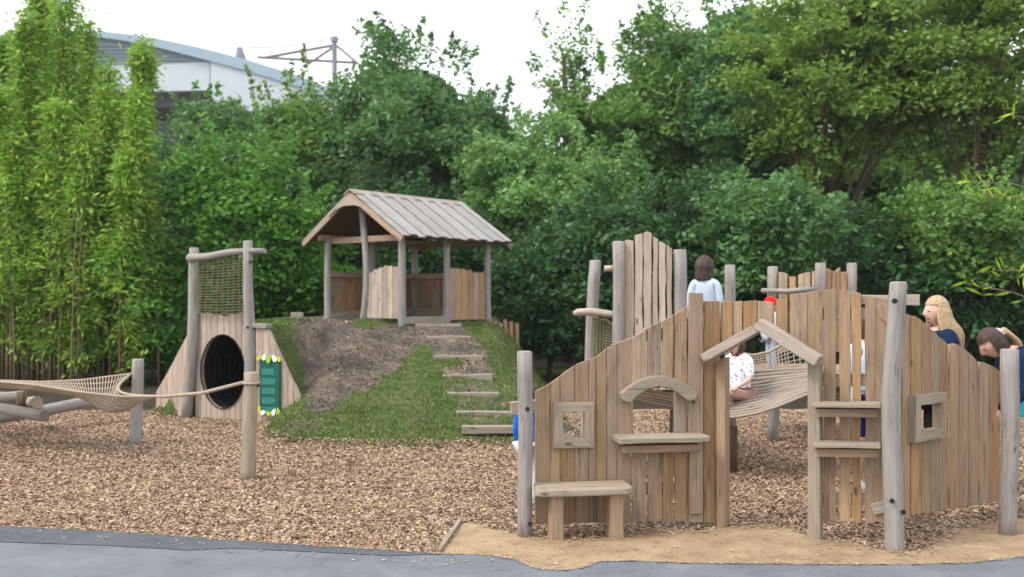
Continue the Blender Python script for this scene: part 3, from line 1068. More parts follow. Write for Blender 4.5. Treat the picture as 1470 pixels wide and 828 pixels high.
# lime bamboo sprigs leaning in at the right, on a cane that stands outside the frame
root = thing('bamboo', 'young lime green bamboo sprigs leaning in from the right frame edge', 'bamboo', (3.05, 5.0, 0))
cm = MB()
cm.tube([(3.05, 5.0, -.05), (3.0, 5.0, 1.2), (2.9, 5.0, 2.6), (2.86, 5, 3.4)], [.014, .012, .009, .004], 7)
mk('cane', cm, M['culm'], root, smooth_=True)
rng = np.random.default_rng(77)
for (pa, pb, z0) in (((1398, 262), (1475, 275), 2.1), ((1405, 278), (1485, 300), 2.05), ((1392, 408), (1490, 442), 1.5), ((1448, 165), (1490, 185), 2.5), ((1430, 388), (1490, 400), 1.7)):
    tip = at(pa[0], pa[1], 5.0)
    b0 = at(pb[0] + 25, pb[1], 5.02)
    br = MB()
    br.tube([b0, b0.lerp(tip, .5) + Vector((0, 0, .02)), tip], [.004, .003, .0012], 5)
    bo = mk('branch', br, M['culm'], root, smooth_=True)
    pts, al = [], []
    for t in np.linspace(.05, 1, 7):
        p = b0.lerp(tip, t)
        for k in range(2):
            dd = Vector((rng.normal(-.6, .5), rng.normal(0, .5), rng.normal(.15, .75))).normalized()
            pts.append(np.array(p + dd * .05))
            al.append(np.array(dd))
    V = leaf_quads(np.array(pts), .075, .17, .0, .4, rng, np.array(al))
    np_mesh('leaves', V, quads(len(pts)), M['leaflime'], bo)

# grass on the hill
n = 90000
gx = RNG.uniform(-5.2, 1.2, n)
gy = RNG.uniform(10.6, 17.5, n)
gz = hill_h(gx, gy)
mk_ = np.asarray(turf_mask(gx, gy, gz), float)
mk_ = np.maximum(mk_, .05)
ok = (RNG.random(n) < mk_ * np.clip(.5 + .9 * vnoise(gx, gy, .28, 40) + .45 * vnoise(gx, gy, .09, 41), .04, 1)) & (gz > .0)
rx, ry = gx - TC.x, gy - TC.y
s_ = rx * TN.x + ry * TN.y
ok &= ~((s_ < .24) & (np.abs(rx * TU.x + ry * TU.y) < .7))
gx, gy, gz = gx[ok], gy[ok], gz[ok]
n = len(gx)
hgt = RNG.uniform(.02, .06, n)
an = RNG.uniform(0, 6.283, n)
wv = np.stack([np.cos(an), np.sin(an), np.zeros(n)], -1) * .006
ln_ = np.stack([RNG.normal(0, .4, n), RNG.normal(0, .4, n), np.ones(n)], -1) * hgt[:, None]
B = np.stack([gx, gy, gz - .005], -1)
V = np.stack([B - wv, B + wv, B + ln_ * .6 + wv * .8, B + ln_ + np.stack([RNG.normal(0, .012, n), RNG.normal(0, .012, n), -.004 * np.ones(n)], -1)], 1).reshape(-1, 3)
tag(np_mesh('grass', V, quads(n), M['grass']), 'short patchy green grass growing over the mound', 'grass', kind='stuff')

n = 42000
gx = RNG.uniform(-4.2, 1.0, n)
gy = RNG.uniform(10.9, 16.6, n)
gz = hill_h(gx, gy)
tm_ = np.asarray(turf_mask(gx, gy, gz), float)
rx, ry = gx - TC.x, gy - TC.y
s_ = rx * TN.x + ry * TN.y
ok = (gz > .05) & (RNG.random(n) < (1.0 - .8 * tm_) * np.clip(.45 + .8 * vnoise(gx, gy, .3, 60), .05, 1)) & ~((s_ < .24) & (np.abs(rx * TU.x + ry * TU.y) < .7))
gx, gy, gz = gx[ok], gy[ok], gz[ok]
n = len(gx)
sz = RNG.uniform(.004, .014, (n, 1)) * (1 + 1.2 * (RNG.random((n, 1)) > .96))
a1 = unit(RNG.normal(size=(n, 3)) + np.array([0, 0, .2])) * sz
a2 = unit(np.cross(a1, RNG.normal(size=(n, 3)))) * sz * .8
Cc = np.stack([gx, gy, gz + .004], -1)
V = np.stack([Cc - a1 - a2 * .7, Cc + a1 * .8 - a2, Cc + a1 + a2, Cc - a1 * .9 + a2 * .8], 1).reshape(-1, 3)
tag(np_mesh('soil_crumbs', V, quads(n), M['crumbs']), 'crumbs of dry earth and straw on the worn slope', 'earth', kind='stuff')


# ------------------------------------------------------------------ plank walls
class Wall:
    """a vertical plane through two ground points; boards are laid out on it"""

    def __init__(s, pa, Da, pb, Db):
        s.A = Vector(((pa - CX) / F * Da, Da, 0))
        s.B = Vector(((pb - CX) / F * Db, Db, 0))
        s.u = (s.B - s.A).normalized()
        s.n = Vector((-s.u.y, s.u.x, 0))
        if s.n.y < 0:
            s.n = -s.n

    def xy(s, px, off=0.0):
        """point of the plane (moved off towards the viewer) under photo column px"""
        k = (px - CX) / F
        A = s.A - s.n * off
        t = (k * A.y - A.x) / (s.u.x - k * s.u.y)
        return A + s.u * t

    def p(s, px, py, off=0.0):
        q = s.xy(px, off)
        return Vector((q.x, q.y, EYE - (py - HY) / F * q.y))

    def board(s, mb, x0, x1, tops, bots, off=0.0, th=.022, gap=.003, wave=.0025, mi=0):
        """tops: list of py along the width (>=2); bots likewise"""
        a = s.xy(x0, off)
        w = (s.xy(x1, off) - a).dot(s.u)

        def zs(lst):
            out = []
            for i, py in enumerate(lst):
                px = x0 + (x1 - x0) * i / (len(lst) - 1)
                q = s.xy(px, off)
                out.append((w * i / (len(lst) - 1), EYE - (py - HY) / F * q.y))
            return out
        t, b_ = zs(tops), zs(bots)
        t[0] = (gap, t[0][1]); t[-1] = (w - gap, t[-1][1])
        b_[0] = (gap, b_[0][1]); b_[-1] = (w - gap, b_[-1][1])
        hgt = t[0][1] - b_[0][1]
        m_ = max(0, int(hgt / .16))
        left = [(gap + random.uniform(-wave, wave), b_[0][1] + hgt * (i + 1) / (m_ + 1)) for i in range(m_)]
        hgt = t[-1][1] - b_[-1][1]
        right = [(w - gap + random.uniform(-wave, wave), t[-1][1] - hgt * (i + 1) / (m_ + 1)) for i in range(m_)]
        poly = b_[::-1] + left + t + right
        mb.prism(Vector((a.x, a.y, 0)), s.u, Vector((0, 0, 1)), s.n, poly, th * random.uniform(.9, 1.1), mi)


def curve(pts):
    xs_, ys_ = [p[0] for p in pts], [p[1] for p in pts]
    return lambda x: float(np.interp(x, xs_, ys_))


def post(px_base, py_base, D, px_top, py_top, r0, r1, bend=.015, seg=14, D_top=None, z0=-.05):
    """log standing in the ground; returns points and radii"""
    a = at(px_base, py_base, D); a.z = min(a.z, a.z) + z0
    b_ = at(px_top, py_top, D_top or D)
    pts, rr = [], []
    s1, s2 = random.uniform(-1, 1), random.uniform(-1, 1)
    nseg = 9
    for i in range(nseg):
        t = i / (nseg - 1)
        p = a.lerp(b_, t)
        wv = math.sin(t * math.pi)
        p.x += bend * (wv * s1 + .5 * math.sin(t * 7 + s2 * 3) * min(1, 3 * t) * min(1, 3 * (1 - t)))
        p.y += bend * wv * s2
        pts.append(p)
        rr.append((r0 + (r1 - r0) * t) * random.uniform(.97, 1.03))
    # eased top edge
    pts.append(pts[-1] + Vector((0, 0, .006)))
    rr.append(rr[-1] * .82)
    return pts, rr


def bolts(parent, lst):
    for c, n_, r_ in lst:
        b_ = MB()
        b_.disc(c, n_, r_, .014, 10)
        mk('bolt', b_, M['bolt'], parent)


def px2m(p, D):
    return p / F * D


# ---------- front play wall
fr = thing('play_wall', 'front plank wall with bench alcove, arched hatch, gabled doorway and two shelves', 'play wall', (1.0, 6.9, 0))
WL = Wall(770, 6.84, 1030, 7.02)
top_l = curve([(768, 562), (785, 553), (800, 543), (812, 533), (830, 522), (845, 516), (857, 512), (870, 501), (884, 493), (900, 487), (915, 481), (930, 470), (945, 463), (960, 456), (977, 446), (990, 438)])
seams = [768, 790, 804, 825, 845, 856, 871, 886, 906, 929, 951, 968, 988]
mb = MB()


def tops_of(x0, x1, n=5, f=top_l):
    return [f(x0 + (x1 - x0) * i / (n - 1)) for i in range(n)]


def base_l(x):
    return 752 + (x - 770) * -.02


for x0, x1 in zip(seams[:-1], seams[1:]):
    tp = tops_of(x0, x1)
    g = .0022 if x1 <= 906 else .006
    if 800 < (x0 + x1) / 2 < 847:            # square window 808-842 x 590-632
        WL.board(mb, x0, x1, tp, [589, 588], gap=g)
        WL.board(mb, x0, x1, [634, 633], [base_l(x0), base_l(x1)], gap=g)
    elif x0 >= 906 and x1 <= 988:            # arched hatch
        WL.board(mb, x0, x1, tp, [556 + (x0 - 947) ** 2 / 120, 556 + (x1 - 947) ** 2 / 120], gap=g, wave=.004)
        WL.board(mb, x0, x1, [634, 634], [base_l(x0), base_l(x1)], gap=g, wave=.004)
    else:
        WL.board(mb, x0, x1, tp, [base_l(x0), base_l(x1)], gap=g)
# boards right of the hatch up to the doorway
for x0, x1, t0, t1 in ((988, 1010, 446, 436), (1010, 1034, 432, 432)):
    WL.board(mb, x0, x1, [t0, t1], [750, 750], off=.0, gap=.003, wave=.004)
# stepped-back filler above the doorway
WD = Wall(1030, 7.02, 1172, 6.66)
gab = curve([(1015, 512), (1093, 470), (1172, 516)])
for x0, x1, t0, t1 in ((1034, 1052, 432, 433), (1053, 1066, 433, 432), (1066, 1087, 433, 431), (1087, 1111, 432, 434), (1113, 1131, 429, 430), (1134, 1160, 423, 420)):
    mid_ = (x0 + x1) / 2
    bt = [gab(x0) - 1, gab(mid_) - 1, gab(x1) - 1]
    WD.board(mb, x0, x1, [t0, (t0 + t1) / 2 - .5, t1], bt, off=-.03, gap=.003)
WR = Wall(1160, 6.68, 1283, 6.5)
for x0, x1, t0, t1 in ((1160, 1182, 419, 416), (1182, 1201, 416, 415), (1204, 1222, 416, 419), (1222, 1237, 419, 421), (1241, 1278, 424, 432)):
    WR.board(mb, x0, x1, [t0, (t0 + t1) / 2 - 1, t1], [749, 748], gap=.004, wave=.004)
mk('plank_panel', mb, M['tan'], fr, bevel=.003)
# rails behind the boards
mb = MB()
for py in (480, 560, 700):
    x0 = 770 if py > 570 else 925
    if py == 560:
        continue
    mb.bar(WL.p(x0, py, -.05), WL.p(1030, py, -.05), .05, .09)
for py in (450, 545, 715):
    mb.bar(WR.p(1165, py, -.05), WR.p(1282, py, -.05), .05, .085)
mb.bar(WL.p(733, 586, -.10), WL.p(800, 580, -.08), .09, .085)
mk('rail', mb, M['pale'], fr, bevel=.004)
# left log post, tall log post
mb = MB()
pts, rr = post(754, 770, 6.72, 753, 505, .053, .049, .012)
mb.tube(pts, rr, 16, .03)
lp = mk('corner_post', mb, M['post'], fr, smooth_='auto', bevel=0)
bolts(lp, [(at(757, 586, 6.72) + Vector((0, -.046, 0)), (0, -1, 0), .016), (at(761, 749, 6.72) + Vector((0, -.05, 0)), (0, -1, 0), .015)])
mb = MB()
pts = [at(x_, y_, 6.32) for x_, y_ in ((1285, 806), (1284, 780), (1283, 720), (1280, 640), (1279, 575), (1281, 520), (1285, 470), (1288, 430), (1290, 406), (1290, 404))]
rr = [.060, .060, .059, .058, .060, .057, .056, .056, .055, .045]
mb.tube(pts, rr, 16, .035)
tpst = mk('corner_post', mb, M['post'], fr, smooth_='auto')
tpst['label'] = 'tallest log post with a slight bow'
bolts(tpst, [(at(1281, 432, 6.3) + Vector((-.01, -.058, 0)), (0, -1, 0), .017), (at(1275, 716, 6.32) + Vector((0, -.058, 0)), (0, -1, 0), .015), (at(1291, 732, 6.32) + Vector((0, -.056, 0)), (0.2, -1, 0), .015)])
# cross rail through the tall post and a skew knee brace
mb = MB()
mb.bar(WR.p(1236, 430, -.07), WR.p(1320, 431, -.07), .09, .07, wob=.004)
mb.bar(WR.p(1283, 722, -.02), WR.p(1252, 730, -.02), .08, .075)
mk('cross_rail', mb, M['pale'], fr, bevel=.004)
mb = MB()
mb.prism(WR.p(1258, 456, .01), WR.u, Vector((0, 0, 1)), WR.n, [(0, .07), (.02, .0), (.085, -.06), (.11, .02), (.085, .085), (.02, .10)], .07)
mk('brace_block', mb, M['jamb'], fr, bevel=.006)
# doorway jambs
mb = MB()
a = WD.p(1022, 515, .0)
mb.prism(Vector((WD.xy(1028, .04).x, WD.xy(1028, .04).y, 0)), WD.u, Vector((0, 0, 1)), WD.n, [(0, -.02), (.066, -.02), (.066, 1.20), (.0, 1.17)], .10)
jl = mk('door_jamb', mb, M['jamb'], fr, bevel=.006)
mb = MB()
q = WD.xy(1159, .06)
mb.prism(Vector((q.x, q.y, 0)), WD.u, Vector((0, 0, 1)), WD.n, [(0, -.02), (.083, -.02), (.08, 1.18), (.0, 1.23)], .09)
jr = mk('door_jamb', mb, M['sawn'], fr, bevel=.006)
# gable boards over the doorway
for (xa, ya, xb, yb, nm) in ((1012, 514, 1096, 467, 0), (1090, 464, 1176, 518, 1)):
    mb = MB()
    pa, pb = WD.p(xa, ya, .13 + .012 * nm), WD.p(xb, yb, .13 + .012 * nm)
    mb.bar(pa, pb, .12, .062 + .01 * nm, wob=.003)
    mk('gable_board', mb, M['pale'], fr, bevel=.006)
# small post between slope and door
mb = MB()
q = WL.xy(990, .035)
mb.prism(Vector((q.x, q.y, .1)), WL.u, Vector((0, 0, 1)), WL.n, [(0, 0), (.10, 0), (.10, 1.545), (.0, 1.55)], .032)
mk('cover_board', mb, M['tan'], fr, bevel=.004)


# square window frames (mitred, four pieces in one frame mesh)
def frame(wall, x0, x1, y0, y1, bw, off, th, parent, mat):
    mb = MB()
    o = wall.p(x0, y1, off)
    wd = (wall.xy(x1, off) - wall.xy(x0, off)).dot(wall.u)
    hg = px2m(y1 - y0, wall.xy(x0).y)
    Z = Vector((0, 0, 1))
    for poly, hor in (([(0, 0), (wd, 0), (wd - bw, bw), (bw, bw)], 1), ([(bw, hg - bw), (wd - bw, hg - bw), (wd, hg), (0, hg)], 1),
                      ([(0, .001), (bw, bw), (bw, hg - bw), (0, hg)], 0), ([(wd - bw, bw), (wd, .001), (wd, hg), (wd - bw, hg - bw)], 0)):
        if hor:
            mb.prism(o, Z, wall.u, wall.n, [(b_, a_) for a_, b_ in poly], th)
        else:
            mb.prism(o, wall.u, Z, wall.n, poly, th)
    return mk('window_frame', mb, mat, parent, bevel=.003)


frame(WL, 795, 853, 579, 644, .066, .035, .065, fr, M['sawn'])
# arched hatch head
mb = MB()
o = WL.p(947, 562, .075)
ar = []
for i in range(15):
    t = -1 + 2 * i / 14
    ar.append((.272 * t, .108 - .118 * t * t))
lo = []
for i in range(11):
    t = 1 - 2 * i / 10
    lo.append((.205 * t, .034 - .105 * t * t + random.uniform(-.004, .004)))
mb.prism(o, Vector((0, 0, 1)), WL.u, WL.n, [(b_, a_) for a_, b_ in ar + [(.262, -.062)] + lo + [(-.262, -.062)]], .075)
mk('arched_head', mb, M['sawn'], fr, bevel=.005)
# pale edge boards of the hatch
mb = MB()
WL.board(mb, 900, 910, [570, 572], [628, 628], off=-.025, th=.04)
WL.board(mb, 969, 987, [560, 564], [628, 628], off=-.03, th=.05)
mk('hatch_cheek', mb, M['pale'], fr, bevel=.004)
# counter under the hatch
mb = MB()
a, b_ = WL.p(884, 630, .10), WL.p(1012, 627, .10)
mb.bar(a, b_, .23, .042, wob=.003)
ct = mk('counter', mb, M['sawn'], fr, bevel=.008)
mb = MB()
mb.bar(WL.p(893, 644.5, .07), WL.p(1002, 641.5, .07), .08, .052)
mk('counter_rail', mb, M['jamb'], ct, bevel=.005)
# two shelves right of the doorway
for py in (580, 637):
    mb = MB()
    mb.bar(WR.p(1167, py, .115), WR.p(1264, py + 1, .115), .2, .026, wob=.002)
    sh = mk('shelf', mb, M['sawn'], fr, bevel=.005)
    mb = MB()
    mb.bar(WR.p(1171, py + 11.0, .09), WR.p(1262, py + 12.0, .09), .12, .055, wob=.002)
    mk('shelf_rail', mb, M['jamb'], sh, bevel=.004)

# ---------- bench in the alcove
bn = thing('bench', 'low plank bench with rounded seat against the sloping plank wall', 'bench', (.5, 6.6, 0))
o = WL.p(770, 703, .32)
mb = MB()
sl_ = (WL.xy(905) - WL.xy(770)).length
seat = [(0, .0), (sl_ - .02, .0), (sl_, .04), (sl_, .26), (0.02, .30)]
ol = [(0.05, 0), (.02, .015), (0, .05), (.03, .29), (sl_ - .02, .29), (sl_, .25), (sl_, .06), (sl_ - .02, .015), (sl_ - .06, 0), (sl_ * .5, -.008)]
bz = Vector((0, 0, 1))
mb.prism(Vector((o.x, o.y, .305)), WL.n, WL.u, bz, [(b__, a__) for a__, b__ in ol], .048)
mk('seat', mb, M['sawn'], bn, bevel=.010)
for xa, xb, yb in ((791, 810, 771), (875, 896, 765)):
    mb = MB()
    q = WL.xy(xa, .27)
    q2 = WL.xy(xb, .27)
    wd = (q2 - q).length
    mb.prism(Vector((q.x, q.y, 0)), WL.u, bz, WL.n, [(0, -.04), (wd, -.04), (wd * .98, .15), (wd * 1.0, .312), (wd * .04, .312), (.003, .15)], .14)
    mk('leg', mb, M['jamb'], bn, bevel=.010)

# ---------- side fence on the right
sf = thing('plank_fence', 'stepped plank fence with a small square window, right of the tallest post', 'fence', (3.1, 7.0, 0))
WS = Wall(1296, 6.65, 1436, 7.6)
mb = MB()
for x0, x1, tp in ((1295, 1306.5, [450, 450, 452]), (1307.5, 1323, [453, 454, 459]), (1323, 1336, [460, 465, 470]), (1336, 1349, [472, 476, 484]), (1349, 1361, [484, 488, 494]),
                   (1364, 1377, [494, 493, 495]), (1377, 1391, [496, 499, 506]), (1391, 1404.5, [506, 512, 520]), (1406, 1420, [519, 520, 523]), (1420, 1436, [523, 527, 533])):
    bt = [742 - (x0 - 1296) * .17, 742 - (x1 - 1296) * .17]
    if 1328 > x0 > 1320 or 1336 <= x0 <= 1349:
        WS.board(mb, x0, x1, tp, [581, 581], gap=.003)
        WS.board(mb, x0, x1, [620, 620], bt, gap=.003)
    else:
        WS.board(mb, x0, x1, tp, bt, gap=.004, wave=.004)
mk('plank_panel', mb, M['tan'], sf, bevel=.003)
for py0, py1 in ((520, 545), (715, 695)):
    mb = MB()
    mb.bar(WS.p(1300, py0, -.05), WS.p(1436, py1, -.05), .05, .08)
    mk('rail', mb, M['pale'], sf)
frame(WS, 1315, 1360, 569, 636, .070, .05, .075, sf, M['sawn'])
mb = MB()
pts, rr = post(1446, 767, 6.78, 1449, 502, .060, .057, .012)
mb.tube(pts, rr, 16, .03)
ep = mk('end_post', mb, M['post'], sf, smooth_='auto')
bolts(ep, [(at(1462, 553, 6.75), (1, -.3, 0), .016), (at(1459, 700, 6.75), (1, -.3, 0), .016)])

# ---------- pale edging board of the path
a, b_ = Vector((*flat(630, 796), .02)), Vector((*flat(660, 752), .02))
mb = MB()
mb.bar(a, b_, .028, .03, wob=.002)
tag(mk('path_edging', mb, M['sawn'], bevel=.003), 'thin pale timber edging between wood chips and sandy path', 'edging board')

# ---------- tunnel tower
tt_ = thing('tunnel_tower', 'pale plank tower with a black oval tunnel mouth and rope net on top', 'tunnel', TC)
TR = TL + TU * 1.02
WT = Wall(278, 13.6, 352, 13.6)
WT.A, WT.u, WT.n = TL.copy(), TU.copy(), TN.copy()
hc_t, hc_z, ha, hb = .545, EYE - (533 - HY) / F * 13.4, .375, .495       # tunnel mouth: along, height, half axes


def tz(t):
    return 1.40 + .02 * math.sin(t * 9) + .012 * math.sin(t * 31)


mb = MB()
ts = [.06, .155, .26, .345, .455, .56, .665, .76, .865, .97]
for t0, t1 in zip(ts[:-1], ts[1:]):
    o = TL + TU * t0
    w_ = t1 - t0
    q = [t0 + w_ * i / 6 for i in range(7)]
    inside = [abs(t - hc_t) < ha - 1e-4 for t in q]
    if not any(inside):
        poly = [(.003, -.06), (w_ - .003, -.06), (w_ - .003, tz(t1)), (.003, tz(t0))]
        mb.prism(o, TU, bz, TN, poly, .05)
    else:
        up_, dn_ = [], []
        for t in q:
            s = max(0, 1 - ((t - hc_t) / ha) ** 2) ** .5 * hb
            up_.append((min(max(t - t0, .003), w_ - .003), hc_z + s))
            dn_.append((min(max(t - t0, .003), w_ - .003), hc_z - s))
        if not all(inside):
            # a board only partly cut: one concave piece
            if not inside[0]:
                rest = [(a_, z_) for a_, z_ in dn_ if a_ > 0]
                ii = [k for k in range(7) if inside[k]]
                poly = [(.003, -.06), (w_ - .003, -.06)] + [dn_[k] for k in reversed(ii)] + [(max(.004, hc_t - ha - t0), hc_z)] + [up_[k] for k in ii] + [(w_ - .003, tz(t1)), (.003, tz(t0))]
            else:
                ii = [k for k in range(7) if inside[k]]
                poly = [(.003, -.06), (w_ - .003, -.06), (w_ - .003, tz(t1)), (.003, tz(t0))] + [up_[k] for k in ii] + [(min(w_ - .004, hc_t + ha - t0), hc_z)] + [dn_[k] for k in reversed(ii)]
            mb.prism(o, TU, bz, TN, poly, .05)
        else:
            mb.prism(o, TU, bz, TN, up_ + [(w_ - .003, tz(t1)), (.003, tz(t0))], .05)
            mb.prism(o, TU, bz, TN, [(.003, -.06), (w_ - .003, -.06)] + dn_[::-1], .05)
mk('plank_panel', mb, M['pale'], tt_, bevel=.004)
# ribbed pipe
mb = MB()
c0 = TL + TU * hc_t + bz * hc_z + TN * -.012
segs, rings = 40, 46
verts, faces, uvs = [], [], []
for i in range(rings):
    dd = i * .05
    rr_ = 1.0 + (.035 if i % 2 else 0.0)
    if i == 0:
        rr_ = 1.0
    for k in range(segs):
        an = 2 * math.pi * k / segs
        verts.append(c0 + TN * dd + TU * math.cos(an) * ha * .985 * rr_ + bz * math.sin(an) * hb * .985 * rr_)
for i in range(rings - 1):
    for k in range(segs):
        k2 = (k + 1) % segs
        faces.append([i * segs + k, i * segs + k2, (i + 1) * segs + k2, (i + 1) * segs + k])
faces.append([(rings - 1) * segs + k for k in range(segs)])
# rolled rim
for i, (dd, s_) in enumerate(((0, 1.0), (-.006, 1.01), (-.006, 1.022), (.01, 1.03))):
    for k in range(segs):
        an = 2 * math.pi * k / segs
        verts.append(c0 + TN * dd + TU * math.cos(an) * ha * .985 * s_ + bz * math.sin(an) * hb * .985 * s_)
b0 = rings * segs
for i in range(3):
    for k in range(segs):
        k2 = (k + 1) % segs
        faces.append([b0 + i * segs + k, b0 + i * segs + k2, b0 + (i + 1) * segs + k2, b0 + (i + 1) * segs + k])
mb.add(verts, faces)
mk('tunnel_pipe', mb, M['pipe'], tt_)
# posts
for (foot, pxb, pxt, pyt, D, lab) in ((TL, 268, 279, 356, 13.55, 'left'), (TR, 361, 356, 346, 13.1, 'right')):
    mb = MB()
    pts, rr = post(pxb, HY + EYE * F / D, D, pxt, pyt, .078, .062, .03)
    mb.tube(pts, rr, 14, .05)
    po = mk('post', mb, M['post'], tt_, smooth_='auto')
    if lab == 'right':
        bolts(po, [(at(360, 376, 13.03), (0, -1, 0), .02), (at(356, 470, 13.03), (0, -1, 0), .02)])
mb = MB()
mb.tube([at(271, 370, 13.5), at(300, 368, 13.35), at(330, 362, 13.2), at(352, 360, 13.12), at(380, 360, 12.95)], [.055, .05, .05, .042, .038], 10, .08)
mk('crossbar', mb, M['post'], tt_, smooth_='auto')
mb = MB()
bl, br_, tl_, trr = at(279, 449, 13.5), at(352, 449, 13.12), at(285, 374, 13.45), at(351, 368, 13.12)
for i in range(20):
    t = i / 19
    l_, r_ = tl_.lerp(bl, t), trr.lerp(br_, t)
    mb.rope([l_.lerp(r_, k / 8) + Vector((0, 0, -.012 * math.sin(k / 8 * 3.14) + random.uniform(-.004, .004))) for k in range(9)], .0062)
for i in range(10):
    t = i / 9
    l_, r_ = tl_.lerp(trr, t), bl.lerp(br_, t)
    mb.rope([l_.lerp(r_, k / 6) + Vector((random.uniform(-.004, .004), -.008, -.012 * math.sin(t * 3.14))) for k in range(7)], .006)
mk('rope_net', mb, M['ropedark'], tt_)
# wings
mb = MB()
WW = Wall(224, 14.2, 268, 13.55)
wx = [224, 231, 239, 247, 255, 262, 269]
wt = curve([(222, 566), (240, 535), (270, 478)])
for x0, x1 in zip(wx[:-1], wx[1:]):
    WW.board(mb, x0, x1, [wt(x0), wt(x1)], [604 - (x1 - 224) * .1, 604 - (x1 - 224) * .1], th=.05)
mk('wing_panel', mb, M['pale'], tt_, bevel=.003)
WX = Wall(367, 13.05, 434, 12.78)
mb = MB()
wx = [367, 377, 386, 395, 404, 413, 421, 431]
wt = curve([(366, 470), (384, 471), (390, 484), (410, 528), (433, 574)])
for x0, x1 in zip(wx[:-1], wx[1:]):
    WX.board(mb, x0, x1, [wt(x0), wt(x1)], [606, 606], th=.05)
mk('wing_panel', mb, M['pale'], tt_, bevel=.003)
mb = MB()
mb.bar(WX.p(366, 467, -.03), WX.p(386, 468, -.03), .14, .06)
mk('cap_block', mb, M['post'], tt_, bevel=.008)

# ---------- sign
sg = thing('information_sign', 'green information sign with yellow and white leafy border on the plank wing', 'sign', WX.p(387, 590, .03))
mb = MB()
sw = (WX.xy(401, .03) - WX.xy(372, .03)).dot(WX.u)
shh = px2m(82, 12.95)
o = WX.p(372, 594, .035)
mb.prism(o, WX.u, bz, WX.n, [(0, .03), (sw, .03), (sw, shh - .03), (0, shh - .03)], .03)
mk('board', mb, M['signgreen'], sg, bevel=.003)
for row in range(5):
    mb = MB()
    z0 = shh - .17 - row * .125
    for ln in range(3 if row < 4 else 2):
        x_ = .045
        wmax = sw - .045 - random.uniform(0, .03)
        while x_ < wmax - .015:
            wl = random.uniform(.012, .04)
            wl = min(wl, wmax - x_)
            mb.prism(o - WX.n * .003 + WX.u * x_ + bz * (z0 - ln * .027), WX.u, bz, WX.n, [(0, 0), (wl, 0), (wl, .018), (0, .018)], .002)
            x_ += wl + .006
    mk('lettering', mb, M['signtext'], sg)


def leafshape(mbb, cx_, cz_, l, w_, ang, off):
    pol = []
    for i in range(12):
        an = 2 * math.pi * i / 12
        a_, b__ = math.cos(an) * l * .5, math.sin(an) * w_ * .5 * (1 - .4 * math.cos(an))
        pol.append((a_ * math.cos(ang) - b__ * math.sin(ang) + cx_, a_ * math.sin(ang) + b__ * math.cos(ang) + cz_))
    mbb.prism(o - WX.n * off, WX.u, bz, WX.n, pol, .006)


for k, (u_, v_, l, w_, a_, c_) in enumerate(((.01, .985, .08, .05, .6, 'signyellow'), (.28, 1.0, .09, .055, 1.2, 'signwhite'), (.5, .97, .11, .06, 1.6, 'signlime'), (.55, 1.005, .07, .05, .4, 'signyellow'),
                                            (.78, .985, .10, .06, 2.0, 'signwhite'), (1.0, .975, .08, .05, 2.4, 'signyellow'), (.02, .09, .09, .05, 1.3, 'signyellow'), (.22, .03, .09, .055, .3, 'signwhite'),
                                            (.5, .02, .08, .05, 2.8, 'signyellow'), (.74, .045, .10, .06, 1.0, 'signwhite'), (.98, .07, .09, .05, 1.9, 'signlime'), (1.0, .02, .07, .05, .6, 'signyellow'))):
    mb = MB()
    leafshape(mb, u_ * sw, v_ * shh, l, w_, a_, .004 + .007 * (k % 3 + 1))
    mk('border_leaf', mb, M[c_], sg)

# ---------- shelter on the mound
HC = Vector(((577 - CX) / F * 16.0, 16.0, 0))
E1 = Vector((-math.cos(R(39)), math.sin(R(39)), 0))      # along the gable, away to the left
E2 = Vector((math.sin(R(39)), math.cos(R(39)), 0))       # along the ridge, away to the right
HW, HL, HB = 1.80, 2.12, 1.235


def H(a, b_, z):
    p = HC + E1 * a + E2 * b_
    return Vector((p.x, p.y, HB + z))


hut = thing('shelter', 'open wooden shelter with a silvery gabled board roof on top of the mound', 'shelter', H(HW / 2, HL / 2, 0))
ez, rz = 1.42, 2.05
# floor
mb = MB()
for i in range(12):
    a0 = HW * i / 12
    mb.prism(H(a0, 0, -.03), E1, E2, Vector((0, 0, -1)), [(.003, .02), (HW / 12 - .003, .02), (HW / 12 - .003, HL - .02), (.003, HL - .02)], .05)
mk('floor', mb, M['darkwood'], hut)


def hpost(a, b_, ztop, r=.062, bend=.0, base=-.22, bow=0.0):
    mb = MB()
    pts, rr = [], []
    for i in range(9):
        t = i / 8
        p = H(a, b_, base + (ztop - base) * t)
        p = p + E1 * (bow * math.sin(t * math.pi) * (1 - .35 * t)) + Vector((random.uniform(-.004, .004), 0, 0))
        pts.append(p)
        rr.append(r * (1.06 - .12 * t))
    mb.tube(pts, rr, 12, .05)
    return mk('post', mb, M['post'], hut, smooth_='auto')


for a, b_ in ((0, 0), (0, HL / 2), (0, HL), (HW, 0), (HW, HL), (HW, HL / 2)):
    hpost(a, b_, ez + .02)
p_ = hpost(HW * .53, 0, rz - .12, .058, bow=-.16)
p_['label'] = 'bowed centre post under the gable'
# beams
mb = MB()
for a in (.0, HW):
    mb.bar(H(a, -.2, ez + .0), H(a, HL + .2, ez + .0), .09, .10)
for b_ in (0.05, HL):
    mb.bar(H(.06, b_, ez - .05), H(HW - .06, b_, ez - .05), .07, .10)
mb.bar(H(HW / 2, -.25, rz - .06), H(HW / 2, HL + .25, rz - .06), .06, .12)
mk('beam', mb, M['hutwall'], hut, bevel=.005)
